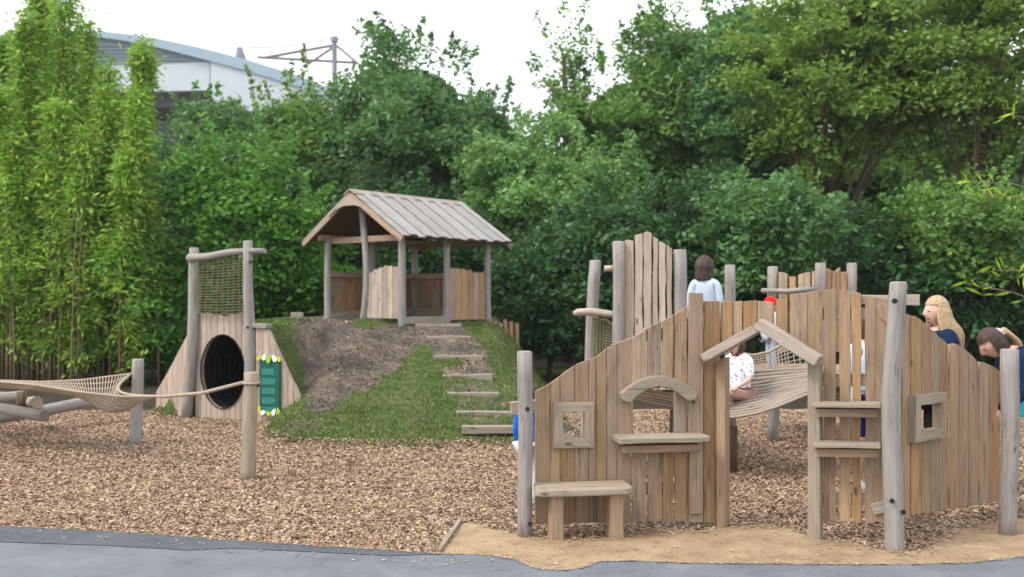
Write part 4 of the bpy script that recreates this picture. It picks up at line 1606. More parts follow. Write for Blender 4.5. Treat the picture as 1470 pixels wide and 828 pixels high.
# roof
OVS, OVE = .30, .30
run = HW / 2 + OVE
sl_dir = {1: None}
slope = .646
rf_mb, under = MB(), MB()
for side in (0, 1):
    ed = E1 if side else -E1
    apex = H(HW / 2, -OVS, rz + .07)
    dn = (ed * run + Vector((0, 0, -slope * run)))
    sl_len = dn.length
    dn.normalize()
    nrm = dn.cross(E2)
    if nrm.z < 0:
        nrm = -nrm
    tot = HL + 2 * OVS
    nb = 16
    for i in range(nb):
        b0 = tot * i / nb
        lift = .018 * (i % 2)
        jag = random.uniform(-.02, .02)
        rf_mb.prism(apex + E2 * b0 + nrm * (.022 + lift), E2, dn, nrm, [(.008, .0), (tot / nb - .007, .0), (tot / nb - .005, sl_len + jag), (.009, sl_len + jag)], .02)
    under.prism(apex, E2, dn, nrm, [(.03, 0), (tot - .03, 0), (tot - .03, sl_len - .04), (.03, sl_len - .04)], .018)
rfo = mk('roof', rf_mb, M['roof'], hut, bevel=.002)
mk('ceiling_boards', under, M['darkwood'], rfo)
mb = MB()
for s_ in (-1, 1):
    q0, q1 = H(HW / 2 + s_ * .065, -OVS - .02, rz + .085), H(HW / 2 + s_ * .065, HL + OVS + .02, rz + .085)
    sd = (E1 * s_ + Vector((0, 0, -slope))).normalized()
    mb.bar(q0, q1, .15 if s_ > 0 else .147, .024, up=(E1 * s_ * slope + bz).normalized())
mk('ridge_board', mb, M['sawn'], rfo, bevel=.003)
# barge boards and collar
for b_, nm in ((-OVS + .005, 'front'), (HL + OVS - .005, 'back')):
    mb = MB()
    for s_ in (-1, 1):
        top_p = H(HW / 2, b_, rz + .03)
        end = H(HW / 2 + s_ * run, b_, rz + .03 - slope * run)
        mb.bar(top_p, end, .035, .085, wob=.004, up=(0, 0, 1))
    mk('barge_board', mb, M['hutlight'], hut, bevel=.004)
mb = MB()
cl_p = [(-.50, -.323), (-.32, -.215), (-.13, -.165), (.13, -.165), (.32, -.215), (.50, -.323), (0.0, .0)]
mb.prism(H(HW / 2, -OVS - .035, rz + .02), -E1, bz, E2, [(a, z) for a, z in cl_p], .04)
mk('collar', mb, M['pale'], hut, bevel=.004)
# infill panels


def infill(a0, b0, a1, b1, n_, ztop, mat, zb=.06, wavy=.04, ph=0., name='infill_panel', off=0.0):
    mb = MB()
    p0, p1 = H(a0, b0, 0), H(a1, b1, 0)
    u_ = (p1 - p0)
    L_ = u_.length
    u_.normalize()
    n__ = Vector((-u_.y, u_.x, 0))
    if n__.y < 0:
        n__ = -n__
    ed = np.linspace(.07, L_ - .07, n_ + 1) + np.array([0] + [random.uniform(-.018, .018) for _ in range(n_ - 1)] + [0])
    for i in range(n_):
        w_ = ed[i + 1] - ed[i]
        za = ztop + wavy * math.sin(ph + 4.2 * ed[i] / L_) + random.uniform(-.012, .012)
        zc = ztop + wavy * math.sin(ph + 4.2 * ed[i + 1] / L_) + random.uniform(-.012, .012)
        mb.prism(p0 + u_ * ed[i] - n__ * off + Vector((0, 0, 0)), u_, bz, n__, [(.004, zb), (w_ - .004, zb), (w_ - .004 + random.uniform(-.006, .004), zc), (w_ * .5, max(za, zc) + .01), (.004 + random.uniform(-.004, .006), za)], .022)
    return mk(name, mb, mat, hut, bevel=.003)


infill(HW * .50, 0, 0, 0, 6, .84, M['pale'], .06, .07, -1.2)
o_ = infill(0, HL / 2, 0, HL, 6, .86, M['hutlight'], .02, .04, .8)
o_['label'] = 'orange tan boards with a wavy top'
infill(HW, 0, HW, HL / 2, 5, .82, M['hutwall'], .12, .0)
infill(HW, HL / 2, HW, HL, 6, .80, M['hutwall'], .12, .0)
infill(0, HL, HW, HL, 9, .80, M['hutwall'], .12, .01)
mb = MB()
mb.bar(H(HW - .04, .02, .80), H(HW - .04, HL, .80), .05, .10)
mb.bar(H(.05, HL - .05, .80), H(HW - .05, HL - .05, .80), .05, .10)
mk('hand_rail', mb, M['hutwall'], hut, bevel=.004)
mb = MB()
mb.bar(H(HW - .05, .02, .09), H(HW - .05, HL, .14), .04, .13)
mb.bar(H(.05, HL - .06, .14), H(HW - .05, HL - .06, .14), .04, .13)
mb.bar(H(0.0, .06, .03), H(0.0, HL / 2, .03), .05, .12)
mk('kick_board', mb, M['step'], hut, bevel=.004)

# ---------- steps
for i, (xa, xb, py, D) in enumerate(((663, 752, 613, 11.2), (655, 735, 592, 11.9), (642, 717, 570, 12.7), (635, 707, 546, 13.5), (622, 693, 520, 14.3), (611, 675, 491, 15.2), (596, 662, 466, 16.0))):
    a, b_ = at(xa, py, D), at(xb, py - 1, D + .05)
    hz_ = float(hill_h((a.x + b_.x) / 2, D))
    a.z = b_.z = max(a.z, hz_ + .02)
    a.z -= .03
    b_.z -= .03
    mb = MB()
    mb.bar(a, b_, .14, .085, wob=.006)
    o = mk('timber_step', mb, M['step'], bevel=.008)
    tag(o, ['lowest timber step at the foot of the mound', 'second timber step from the foot of the mound', 'third timber step from the foot of the mound', 'middle timber step of the seven on the mound',
            'third timber step below the shelter', 'second timber step below the shelter', 'top timber step right at the shelter floor'][i], 'step', 'timber steps up the mound')

# ---------- little block on the mound's edge, palings behind
mb = MB()
c = at(426, 459, 18.0)
c.z = max(c.z, float(hill_h(c.x, c.y))) - .03
mb.bar(c + Vector((-.11, 0, .07)), c + Vector((.11, .05, .07)), .2, .15)
tag(mk('timber_block', mb, M['pale'], bevel=.01), 'small pale timber block on the grass left of the shelter', 'block')
pf = thing('paling_fence', 'short fence of thin upright palings beside the top of the steps', 'fence', at(725, 560, 17.6))
mb = MB()
for k, px in enumerate((703, 711, 718, 726, 733, 741)):
    D = 17.2 + .12 * k
    tp = 458 + (k % 3) * 3
    mb.tube([at(px, 560, D), at(px + 1, 500, D), at(px + random.uniform(-1, 1), tp, D)], [.045, .043, .038], 8, .08)
mk('palings', mb, M['hutwall'], pf, smooth_='auto')
mb = MB()
mb.bar(at(700, 500, 17.28), at(744, 502, 17.9), .04, .06)
mk('rail', mb, M['darkwood'], pf)

# ---------- rope net hammock with its posts
hm = thing('net_hammock', 'beige rope net hammock slung between two short log posts', 'hammock', (-3.2, 10, 0))
for (pb, yb, D, pt, yt, r_, lab) in ((194, 638, 11.0, 198, 516, .066, 'grey'), (355, 687, 8.9, 361, 535, .066, 'tan')):
    mb = MB()
    pts, rr = post(pb, yb, D, pt, yt, r_ * 1.02, r_ * .98, .006)
    mb.tube(pts, rr, 14, .03)
    po = mk('post', mb, M['post'] if lab == 'grey' else M['sawn'], hm, smooth_='auto')
    if lab == 'tan':
        po['label'] = 'tan post with a bolt near the top'
        bolts(po, [(at(370, 553, 8.88), (1, -.4, 0), .014)])
for X_, D in ((-9.2, 12.2), (-8.4, 10.2)):
    mb = MB()
    mb.tube([(X_, D, -.05), (X_ + .01, D, .5), (X_, D, .95)], .066, 12, .03)
    mk('post', mb, M['post'], hm, smooth_='auto')
FA, FB = at(189, 536, 11.0), at(-40, 549, 11.9)
FBB = Vector((-9.2, 12.2, .86))
NA = at(236, 569, 9.5)
NB = at(60, 551, 10.0)
NBB = Vector((-8.4, 10.2, .85))


def lerp3(pts, t):
    k = t * (len(pts) - 1)
    i = min(int(k), len(pts) - 2)
    return pts[i].lerp(pts[i + 1], k - i)


far_e = [FA, at(120, 545, 11.15), at(60, 548, 11.4), at(0, 546, 11.7), FBB.lerp(at(0, 546, 11.7), .5), FBB]
near_e = [NA, at(175, 569, 9.75), at(110, 562, 10.0), at(55, 553, 10.25), at(0, 548, 10.4), NBB]


def net_pt(u_, v_):
    a, b_ = lerp3(far_e, u_), lerp3(near_e, u_)
    p = a.lerp(b_, v_)
    p.z -= .27 * math.sin(math.pi * v_) ** 1.0 * (.25 + .75 * math.exp(-((u_ - .09) / .16) ** 2)) * min(1, u_ * 10 + .35)
    # the slack end curve
    p.x -= .28 * math.sin(math.pi * v_) * (1 - u_) ** 6
    return p


mb = MB()
NU, NV = 76, 16
for j in range(NV + 1):
    v_ = j / NV
    mb.rope([net_pt(i / 60, v_) for i in range(61)], .006 if 0 < j < NV else .010)
for i in range(NU + 1):
    u_ = i / NU
    mb.rope([net_pt(u_, k / 12) for k in range(13)], .0065 if 0 < i < NU else .015)
mk('net', mb, M['rope'], hm, smooth_=True)
mb = MB()
tB = at(349, 549, 8.92)
mb.rope([net_pt(0, 1), net_pt(0, 1).lerp(tB, .5) + Vector((0, 0, -.03)), tB], .017, 7)
mk('tie_rope', mb, M['rope'], hm, smooth_=True)
mb = MB()
mb.rope([net_pt(0, 0), at(197, 533, 10.95)], .015, 7)
mk('tie_rope', mb, M['rope'], hm, smooth_=True)
mb = MB()
mb.rope([net_pt(1, 0), (-9.2, 12.2, .87)], .015, 7)
mk('tie_rope', mb, M['rope'], hm, smooth_=True)
mb = MB()
mb.tube([at(361, 549, 8.9) + Vector((math.cos(a) * .073, math.sin(a) * .073, -.004)) for a in np.linspace(0, 6.283, 16)], .012, 6)
mk('tie_rope', mb, M['rope'], hm, smooth_=True)

# ---------- logs lying behind the hammock
LG = 'loose climbing logs behind the hammock'
for i, (pts, rr, lab) in enumerate((
        ([at(-60, 569, 12.2), at(8, 571, 12.2), at(34, 569, 12.2)], .075, 'log lying highest under the left end of the net, pointing at the dark block'),
        ([at(34, 578, 12.6), at(48, 577, 11.9), at(53, 577.5, 11.55)], .068, 'short log with a pale round cut end facing out'),
        ([at(-60, 581, 11.4), at(0, 586, 11.2), at(64, 597, 10.9)], .066, 'grey log sloping down to a cut end above the chips'),
        ([at(-80, 612, 11.6), at(0, 599, 11.7), at(34, 594, 11.8)], .072, 'lowest grey log sinking into the chips at the frame edge'),
        ([at(50, 592, 12.0), at(90, 584, 12.4), at(130, 576, 12.8), at(165, 573, 13.2)], .070, 'long grey log running back under the net towards the post'))):
    mb = MB()
    pts = [Vector(p) for p in pts]
    q = [lerp3(pts, t) for t in np.linspace(0, 1, 8)]
    mb.tube(q, [rr * random.uniform(.95, 1.05) for _ in q], 14, .03)
    o = mk('log', mb, M['pale'] if i == 1 else M['post'], smooth_='auto')
    tag(o, lab, 'log', LG)
mb = MB()
mb.tube([at(30, 590, 12.0), at(31, 578, 12.0), at(31, 562, 12.0)], [.06, .065, .06], 12, .05)
tag(mk('log_stake', mb, M['darkwood'], smooth_='auto'), 'short dark upright stake holding the logs under the net', 'stake')

# ---------- plank climbing tower inside
ctw = thing('climbing_tower', 'tall pale plank tower with a peaked top behind the sloping wall', 'climbing tower', at(925, 600, 9.3))
WC = Wall(880, 9.35, 966, 9.2)
mb = MB()
for x0, x1, tp in ((896, 910, [345, 344, 346]), (910.5, 923, [338, 336, 335]), (923.5, 936, [334, 332, 335]), (936.5, 945, [339, 341, 343]), (945.5, 956, [346, 348, 351]), (956.3, 965, [351, 354, 357])):
    WC.board(mb, x0, x1, tp, [560, 560], off=random.uniform(0, .012), th=.03, gap=.004, wave=.006)
mk('plank_panel', mb, M['pale'], ctw, bevel=.004)
for pb, pt, yt, D, r_, z0 in ((887, 888, 347, 9.3, .055, 0), (975, 976, 359, 9.25, .062, 0)):
    mb = MB()
    pts, rr = post(pb, HY + EYE * F / D, D, pt, yt, r_ * 1.05, r_, .01)
    mb.tube(pts, rr, 14, .05)
    mk('post', mb, M['post'], ctw, smooth_='auto')
mb = MB()
pts, rr = post(842, HY + EYE * F / 9.6, 9.6, 855, 374, .075, .055, .02)
mb.tube(pts, rr, 14, .05)
o_ = mk('post', mb, M['post'], ctw, smooth_='auto')
o_['label'] = 'leaning post at the left of the net'
mb = MB()
mb.tube([at(823, 450, 9.42), at(829, 448, 9.42), at(850, 447, 9.4), at(872, 450, 9.35), at(889, 453, 9.3)], [.02, .036, .038, .034, .03], 12, .06)
mb.tube([at(869, 385, 9.4), at(882, 385, 9.35)], .03, 10, .05)
mk('cross_log', mb, M['pale'], ctw, smooth_='auto')
mb = MB()
for i in range(17):
    t = i / 16
    mb.rope([at(852 + 2 * t, 455 + 66 * t, 9.5), at(868, 460 + 66 * t, 9.45), at(884, 466 + 60 * t, 9.4)], .0085)
for i in range(8):
    t = i / 7
    mb.rope([at(853 + 31 * t, 455 + 10 * t, 9.45), at(852 + 32 * t, 530, 9.45)], .0085)
mb.rope([at(864, 453, 9.4), at(884, 470, 9.35)], .012)
mk('rope_net', mb, M['ropedark'], ctw)
# deck behind the plank tower, seen from below through the hatch
deck_z = .80
mb = MB()
for k in range(16):
    x0 = .85 + k * .078
    mb.prism(Vector((x0, 9.72, deck_z)), Vector((1, 0, 0)), Vector((0, 1, 0)), Vector((0, 0, -1)), [(.004, 0), (.074, 0), (.074, 1.5), (.004, 1.5)], .035)
mk('deck', mb, M['hutwall'], ctw)
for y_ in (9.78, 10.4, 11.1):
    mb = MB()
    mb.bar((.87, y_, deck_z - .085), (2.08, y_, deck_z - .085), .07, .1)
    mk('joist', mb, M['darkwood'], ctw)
for X_, D in ((2.26, 10.95), (.9, 11.15)):
    mb = MB()
    pts = [Vector((X_, D, -.05)), Vector((X_ + .012, D, .9)), Vector((X_, D, 1.6 + 51 / F * D if X_ == 2.26 else 1.5))]
    if X_ == 2.26:
        pts = [at(1049, HY + EYE * F / 10.4, 10.4), at(1048, 440, 10.4), at(1048, 380, 10.4)]
    mb.tube([lerp3(pts, t) for t in np.linspace(0, 1, 6)], .056, 12, .05)
    mk('post', mb, M['post'], ctw, smooth_='auto')

# ---------- far picket platform
fp = thing('picket_platform', 'raised platform with short pointed pickets and log posts at the back right', 'platform', at(1165, 620, 11.2))
for px, yt, D in ((1109, 383, 11.3), (1178, 378, 10.9), (1223, 378, 11.1), (1112, 470, 12.4), (1225, 470, 12.4)):
    mb = MB()
    pts, rr = post(px, HY + EYE * F / D, D, px, yt, .062, .056, .01)
    mb.tube(pts, rr, 12, .05)
    mk('post', mb, M['post'], fp, smooth_='auto')
WF = Wall(1109, 11.3, 1178, 10.9)
WF2 = Wall(1178, 10.95, 1223, 11.1)
mb = MB()
for x0, x1, tp in ((1117, 1130, [390, 391, 394]), (1132.5, 1142, [397, 397, 397]), (1145, 1154, [395, 393, 392]), (1154, 1163, [391, 391, 391]), (1165, 1170, [389, 389])):
    WF.board(mb, x0, x1, tp, [505, 505], th=.03)
for x0, x1, tp in ((1186, 1194, [386, 385, 388]), (1194.5, 1200, [388, 390]), (1200, 1207, [389, 386, 384]), (1207, 1216, [391, 390, 390])):
    WF2.board(mb, x0, x1, tp, [505, 505], th=.03)
mk('picket_panel', mb, M['hutlight'], fp, bevel=.004)
mb = MB()
mb.tube([at(1094, 417, 11.25), at(1130, 418, 11.05), at(1172, 414, 10.82)], .030, 10, .06)
mk('hand_rail', mb, M['post'], fp, smooth_='auto')
mb = MB()
for k in range(9):
    x0 = 2.85 + k * .115
    mb.prism(Vector((x0, 10.75, deck_z)), Vector((1, 0, 0)), Vector((0, 1, 0)), Vector((0, 0, -1)), [(.004, 0), (.111, 0), (.111, 1.7), (.004, 1.7)], .035)
mk('deck', mb, M['hutwall'], fp)

# ---------- rope bridge
rb = thing('rope_bridge', 'sagging rope and slat bridge seen through the doorway', 'rope bridge', at(1060, 640, 9.7))


def br_pt(u_, v_):
    """u: along the bridge to the right, v: near edge to far edge"""
    X_ = .95 + 2.25 * u_
    zn = float(np.interp(X_, [.95, 1.2, 1.5, 1.75, 1.97, 2.15, 2.35, 2.65, 3.2], [.70, .65, .60, .578, .578, .61, .675, .80, .93]))
    zf = .90 + .06 * (2 * u_ - 1) ** 2
    return Vector((X_, 8.8 + .85 * v_, zn + (zf - zn) * v_ - .05 * math.sin(math.pi * v_)))


for j in range(13):
    mb = MB()
    v_ = j / 12
    mb.tube([br_pt(.30 + .7 * k / 24, v_) for k in range(25)], [.021 * random.uniform(.85, 1.15) for _ in range(25)], 7, .1)
    mk('slat', mb, M['step'], rb, smooth_=True)
mb = MB()
for i in range(19):
    u_ = .30 + .7 * i / 18
    mb.rope([br_pt(u_, k / 6) - Vector((0, 0, .022)) for k in range(7)], .011, 5)
mk('net', mb, M['rope'], rb, smooth_=True)
mb = MB()
mb.tube([br_pt(.30 + .7 * k / 24, 0) + Vector((0, -.03, -.012)) for k in range(25)], .014, 6)
mk('edge_rope', mb, M['rope'], rb, smooth_=True)
mb = MB()
mb.rope([at(1046, 498, 9.72), at(1062, 507, 9.72), at(1082, 510, 9.74), at(1104, 505, 9.76), at(1130, 490, 9.78), at(1175, 462, 9.8)], .016, 7)
mk('hand_rope', mb, M['rope'], rb, smooth_=True)
hr = [at(1046, 498, 9.72), at(1062, 507, 9.72), at(1082, 510, 9.74), at(1104, 505, 9.76), at(1130, 490, 9.78), at(1175, 462, 9.8)]
mb = MB()
for i in range(30):
    t = i / 29
    p1_ = lerp3(hr, t)
    uu = (p1_.x - .95) / 2.25
    p0_ = br_pt(min(1, max(0, uu)), 1)
    mb.rope([p0_, p0_.lerp(p1_, .5) + Vector((random.uniform(-.006, .006), 0, 0)), p1_], .0045, 4)
for j in range(1, 7):
    f_ = j / 7
    mb.rope([br_pt(min(1, max(0, (lerp3(hr, k / 14).x - .95) / 2.25)), 1).lerp(lerp3(hr, k / 14), f_) for k in range(15)], .0045, 4)
mk('side_net', mb, M['rope'], rb)
rp = thing('plank_ramp', 'slatted plank ramp coloured dark for shade, seen through the arched hatch', 'ramp', (1.27, 9.2, 0))
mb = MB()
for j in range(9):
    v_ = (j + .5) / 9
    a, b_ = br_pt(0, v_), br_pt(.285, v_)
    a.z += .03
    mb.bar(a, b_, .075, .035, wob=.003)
mk('planks', mb, M['darkwood'], rp, bevel=.003)  # shade behind the hatch put into the dark plank colour
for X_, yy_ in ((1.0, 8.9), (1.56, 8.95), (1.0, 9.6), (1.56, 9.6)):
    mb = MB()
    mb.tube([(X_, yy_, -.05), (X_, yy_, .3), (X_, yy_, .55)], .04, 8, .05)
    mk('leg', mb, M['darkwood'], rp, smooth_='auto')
for px, D in ((1051, 9.3),):
    mb = MB()
    a = at(px, 590, D)
    a.z = 0
    mb.tube([a + Vector((0, 0, -.05)), a + Vector((0, 0, .2)), a + Vector((0, 0, .42))], .05, 10, .05)
    mk('support_stub', mb, M['darkwood'], rb, smooth_='auto')

# ---------- stadium-like hall far behind
DB = 90.0
hall = thing('hall', 'large far hall with curved pale blue roof and white wall', 'building', (-32, 100, 0))
arc = [(-230, 120), (-160, 84), (-90, 62), (0, 49), (60, 44.5), (140, 44), (207, 51), (260, 62), (300, 71), (360, 87), (415, 104), (470, 124)]
xs_ = np.linspace(-230, 470, 60)


def arcy(x):
    return float(np.interp(x, [p[0] for p in arc], [p[1] for p in arc]))


mb = MB()
V_, F_ = [], []
for x in xs_:
    y0 = arcy(x)
    th_ = 8 + 8 * smooth(100, 320, x)
    for D in (DB, DB + 60):
        p = at(x, y0, DB)
        q = at(x, y0 + float(th_), DB)
        V_ += [(p.x, D, p.z), (q.x, D, q.z)]
for i in range(len(xs_) - 1):
    a = i * 4
    F_ += [[a, a + 4, a + 5, a + 1], [a, a + 2, a + 6, a + 4], [a + 1, a + 5, a + 7, a + 3], [a + 2, a + 3, a + 7, a + 6]]
mb.add(V_, F_)
mk('roof', mb, M['broof'], hall)
mb = MB()


def slab(pts, D0, D1, mbb):
    k = len(pts)
    f_ = [at(x, y, DB) for x, y in pts]
    v = [(p.x, D0, p.z) for p in f_] + [(p.x, D1, p.z) for p in f_]
    fs = [list(range(k)), list(range(k, 2 * k))[::-1]] + [[i, (i + 1) % k, k + (i + 1) % k, k + i] for i in range(k)]
    mbb.add(v, fs)


lou = [(x, arcy(x) + 9) for x in np.linspace(-160, 207, 20)] + [(250, 70), (299, 78), (299, 86), (207, 92), (-160, 92)]
slab(lou, DB + .6, DB + 1.2, mb)
mk('louvre_panel', mb, M['blouvre'], hall)
mb = MB()
for k in range(6):
    y_ = 62 + 5 * k
    slab([(-150, y_), (230 + 10 * k, y_ + 2), (230 + 10 * k, y_ + 3), (-150, y_ + 1)], DB + .45, DB + .6, mb)
mk('louvre_blade', mb, M['blouvre'], hall)
mb = MB()
slab([(-160, 92), (207, 92), (299, 87), (299, 128), (205, 130), (-160, 130)], DB + .4, DB + 30, mb)
slab([(301, 84), (360, 96), (415, 110), (470, 130), (470, 175), (301, 150)], DB + .2, DB + 30, mb)
mk('wall', mb, M['bwhite'], hall)
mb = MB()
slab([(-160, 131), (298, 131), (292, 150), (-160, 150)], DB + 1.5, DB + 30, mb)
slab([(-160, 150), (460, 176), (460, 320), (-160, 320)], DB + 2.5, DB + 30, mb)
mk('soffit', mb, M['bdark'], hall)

mast = thing('roof_mast', 'thin steel roof mast with struts and a sagging cable', 'mast', at(480, 240, 95))
mb = MB()
mb.tube([at(481, 250, 95), at(480, 56, 95)], .25, 10)
mb.tube([at(480, 60, 95), at(480, 53, 95)], .36, 10)
mk('pole', mb, M['steel'], mast)
for a, b_, r_ in (((380, 82.5), (478, 65), .14), ((370, 82), (512, 90), .14), ((442, 92), (478, 68), .13), ((484, 66), (515, 92), .12), ((434, 74), (434, 88), .08)):
    mb = MB()
    mb.tube([at(a[0], a[1], 95), at(b_[0], b_[1], 95)], r_, 6)
    mk('strut', mb, M['steelred'], mast)
mb = MB()
mb.tube([at(343, 69, 93), at(400, 67, 94), at(440, 62, 95), at(477, 54.5, 95)], .06, 5)
mb.tube([at(484, 55, 95), at(520, 68, 95), at(570, 100, 95)], .06, 5)
mk('cable', mb, M['steel'], mast)
mb = MB()
mb.tube([at(348, 95, 90.6), at(345, 80, 90.6), at(343, 68, 90.6)], [.5, .45, .25], 8)
mk('anchor', mb, M['steel'], mast)

# ------------------------------------------------------------------ people
def skin_geo(pts, edges, radii, levels=2):
    me = bpy.data.meshes.new('tmp')
    me.from_pydata([tuple(p) for p in pts], edges, [])
    o = bpy.data.objects.new('tmp', me)
    COL.objects.link(o)
    o.modifiers.new('s', 'SKIN')
    sub = o.modifiers.new('d', 'SUBSURF')
    sub.levels = sub.render_levels = levels
    me.skin_vertices[0].data.foreach_get
    for i, r_ in enumerate(radii):
        me.skin_vertices[0].data[i].radius = (r_, r_) if isinstance(r_, float) else r_
    me.skin_vertices[0].data[0].use_root = True
    dg = bpy.context.evaluated_depsgraph_get()
    dg.update()
    ev = o.evaluated_get(dg)
    m2 = ev.to_mesh()
    vs = [tuple(v.co) for v in m2.vertices]
    fs = [list(p.vertices) for p in m2.polygons]
    ev.to_mesh_clear()
    bpy.data.objects.remove(o)
    bpy.data.meshes.remove(me)
    return vs, fs


BASEJ = dict(pelvis=(0, 0, .53), waist=(0, .005, .62), chest=(0, .0, .735), neckb=(0, .005, .815), neckt=(0, -.008, .868), head=(0, -.018, .928),
             shL=(.098, 0, .795), elL=(.125, .015, .635), wrL=(.128, -.035, .49), shR=(-.098, 0, .795), elR=(-.125, .015, .635), wrR=(-.128, -.035, .49),
             hipL=(.048, 0, .505), knL=(.053, -.01, .285), anL=(.053, .012, .045), toeL=(.06, -.075, .018), hipR=(-.048, 0, .505), knR=(-.053, -.01, .285), anR=(-.053, .012, .045), toeR=(-.06, -.075, .018))
RAD = dict(pelvis=.078, waist=.066, chest=.078, neckb=.040, neckt=.030, shL=.036, elL=.024, wrL=.016, shR=.036, elR=.024, wrR=.016,
           hipL=.050, knL=.034, anL=.022, toeL=.017, hipR=.050, knR=.034, anR=.022, toeR=.017)


def head_geo(c, s, yaw, pitch, roll=0):
    """skull with brow, nose, lips, chin and ears; faces -Y before turning"""
    nu, nv = 28, 20
    V_, F_ = [], []
    for j in range(nv + 1):
        ph = math.pi * j / nv
        for i in range(nu):
            th_ = 2 * math.pi * i / nu
            x, y, z = math.sin(ph) * math.cos(th_), math.sin(ph) * math.sin(th_), math.cos(ph)
            X_, Y_, Z_ = x * .074, y * .094, z * .115
            if z < 0:                                   # jaw narrows
                X_ *= 1 + .30 * z
                Y_ = Y_ * (1 + (.12 * z if y < 0 else .34 * z))
            f_ = max(0, -y)
            Y_ -= f_ ** 3 * (.030 * math.exp(-((x / .16) ** 2 + ((z + .22) / .17) ** 2)))     # nose
            Y_ -= f_ ** 3 * (.014 * math.exp(-((x / .12) ** 2 + ((z + .02) / .2) ** 2)))
            Y_ -= f_ ** 3 * .009 * math.exp(-((x / .3) ** 2 + ((z + .55) / .08) ** 2))         # lips
            Y_ -= f_ ** 2 * .010 * math.exp(-((x / .3) ** 2 + ((z + .85) / .12) ** 2))         # chin
            Y_ += f_ ** 3 * .010 * (math.exp(-(((x - .36) / .15) ** 2 + ((z - .0) / .12) ** 2)) + math.exp(-(((x + .36) / .15) ** 2 + ((z - .0) / .12) ** 2)))  # sockets
            Y_ -= f_ ** 3 * .006 * math.exp(-((z - .2) / .1) ** 2)
            V_.append(Vector((X_, Y_, Z_)))
    for j in range(nv):
        for i in range(nu):
            i2 = (i + 1) % nu
            F_.append([j * nu + i, j * nu + i2, (j + 1) * nu + i2, (j + 1) * nu + i])
    mats = []
    for fc in F_:
        cc = sum((V_[k] for k in fc), Vector()) / 4
        mats.append(2 if (cc.y < -.07 and abs(cc.z + .060) < .008 and abs(cc.x) < .024) else 0)

    def ball(cx_, cy_, cz_, rx_, ry_, rz_, mi):
        b0 = len(V_)
        for j in range(7):
            for i in range(10):
                p, t = math.pi * j / 6, 2 * math.pi * i / 10
                V_.append(Vector((cx_ + rx_ * math.sin(p) * math.cos(t), cy_ + ry_ * math.sin(p) * math.sin(t), cz_ + rz_ * math.cos(p))))
        for j in range(6):
            for i in range(10):
                i2 = (i + 1) % 10
                F_.append([b0 + j * 10 + i, b0 + j * 10 + i2, b0 + (j + 1) * 10 + i2, b0 + (j + 1) * 10 + i])
                mats.append(mi)
    for s_ in (-1, 1):
        ball(s_ * .029, -.078, .002, .011, .009, .0065, 1)
        ball(s_ * .073, .010, -.012, .010, .020, .032, 0)
    Rm = Matrix.Rotation(yaw, 3, 'Z') @ Matrix.Rotation(pitch, 3, 'X') @ Matrix.Rotation(roll, 3, 'Y')
    return [c + (Rm @ v) * s for v in V_], F_, mats, Rm


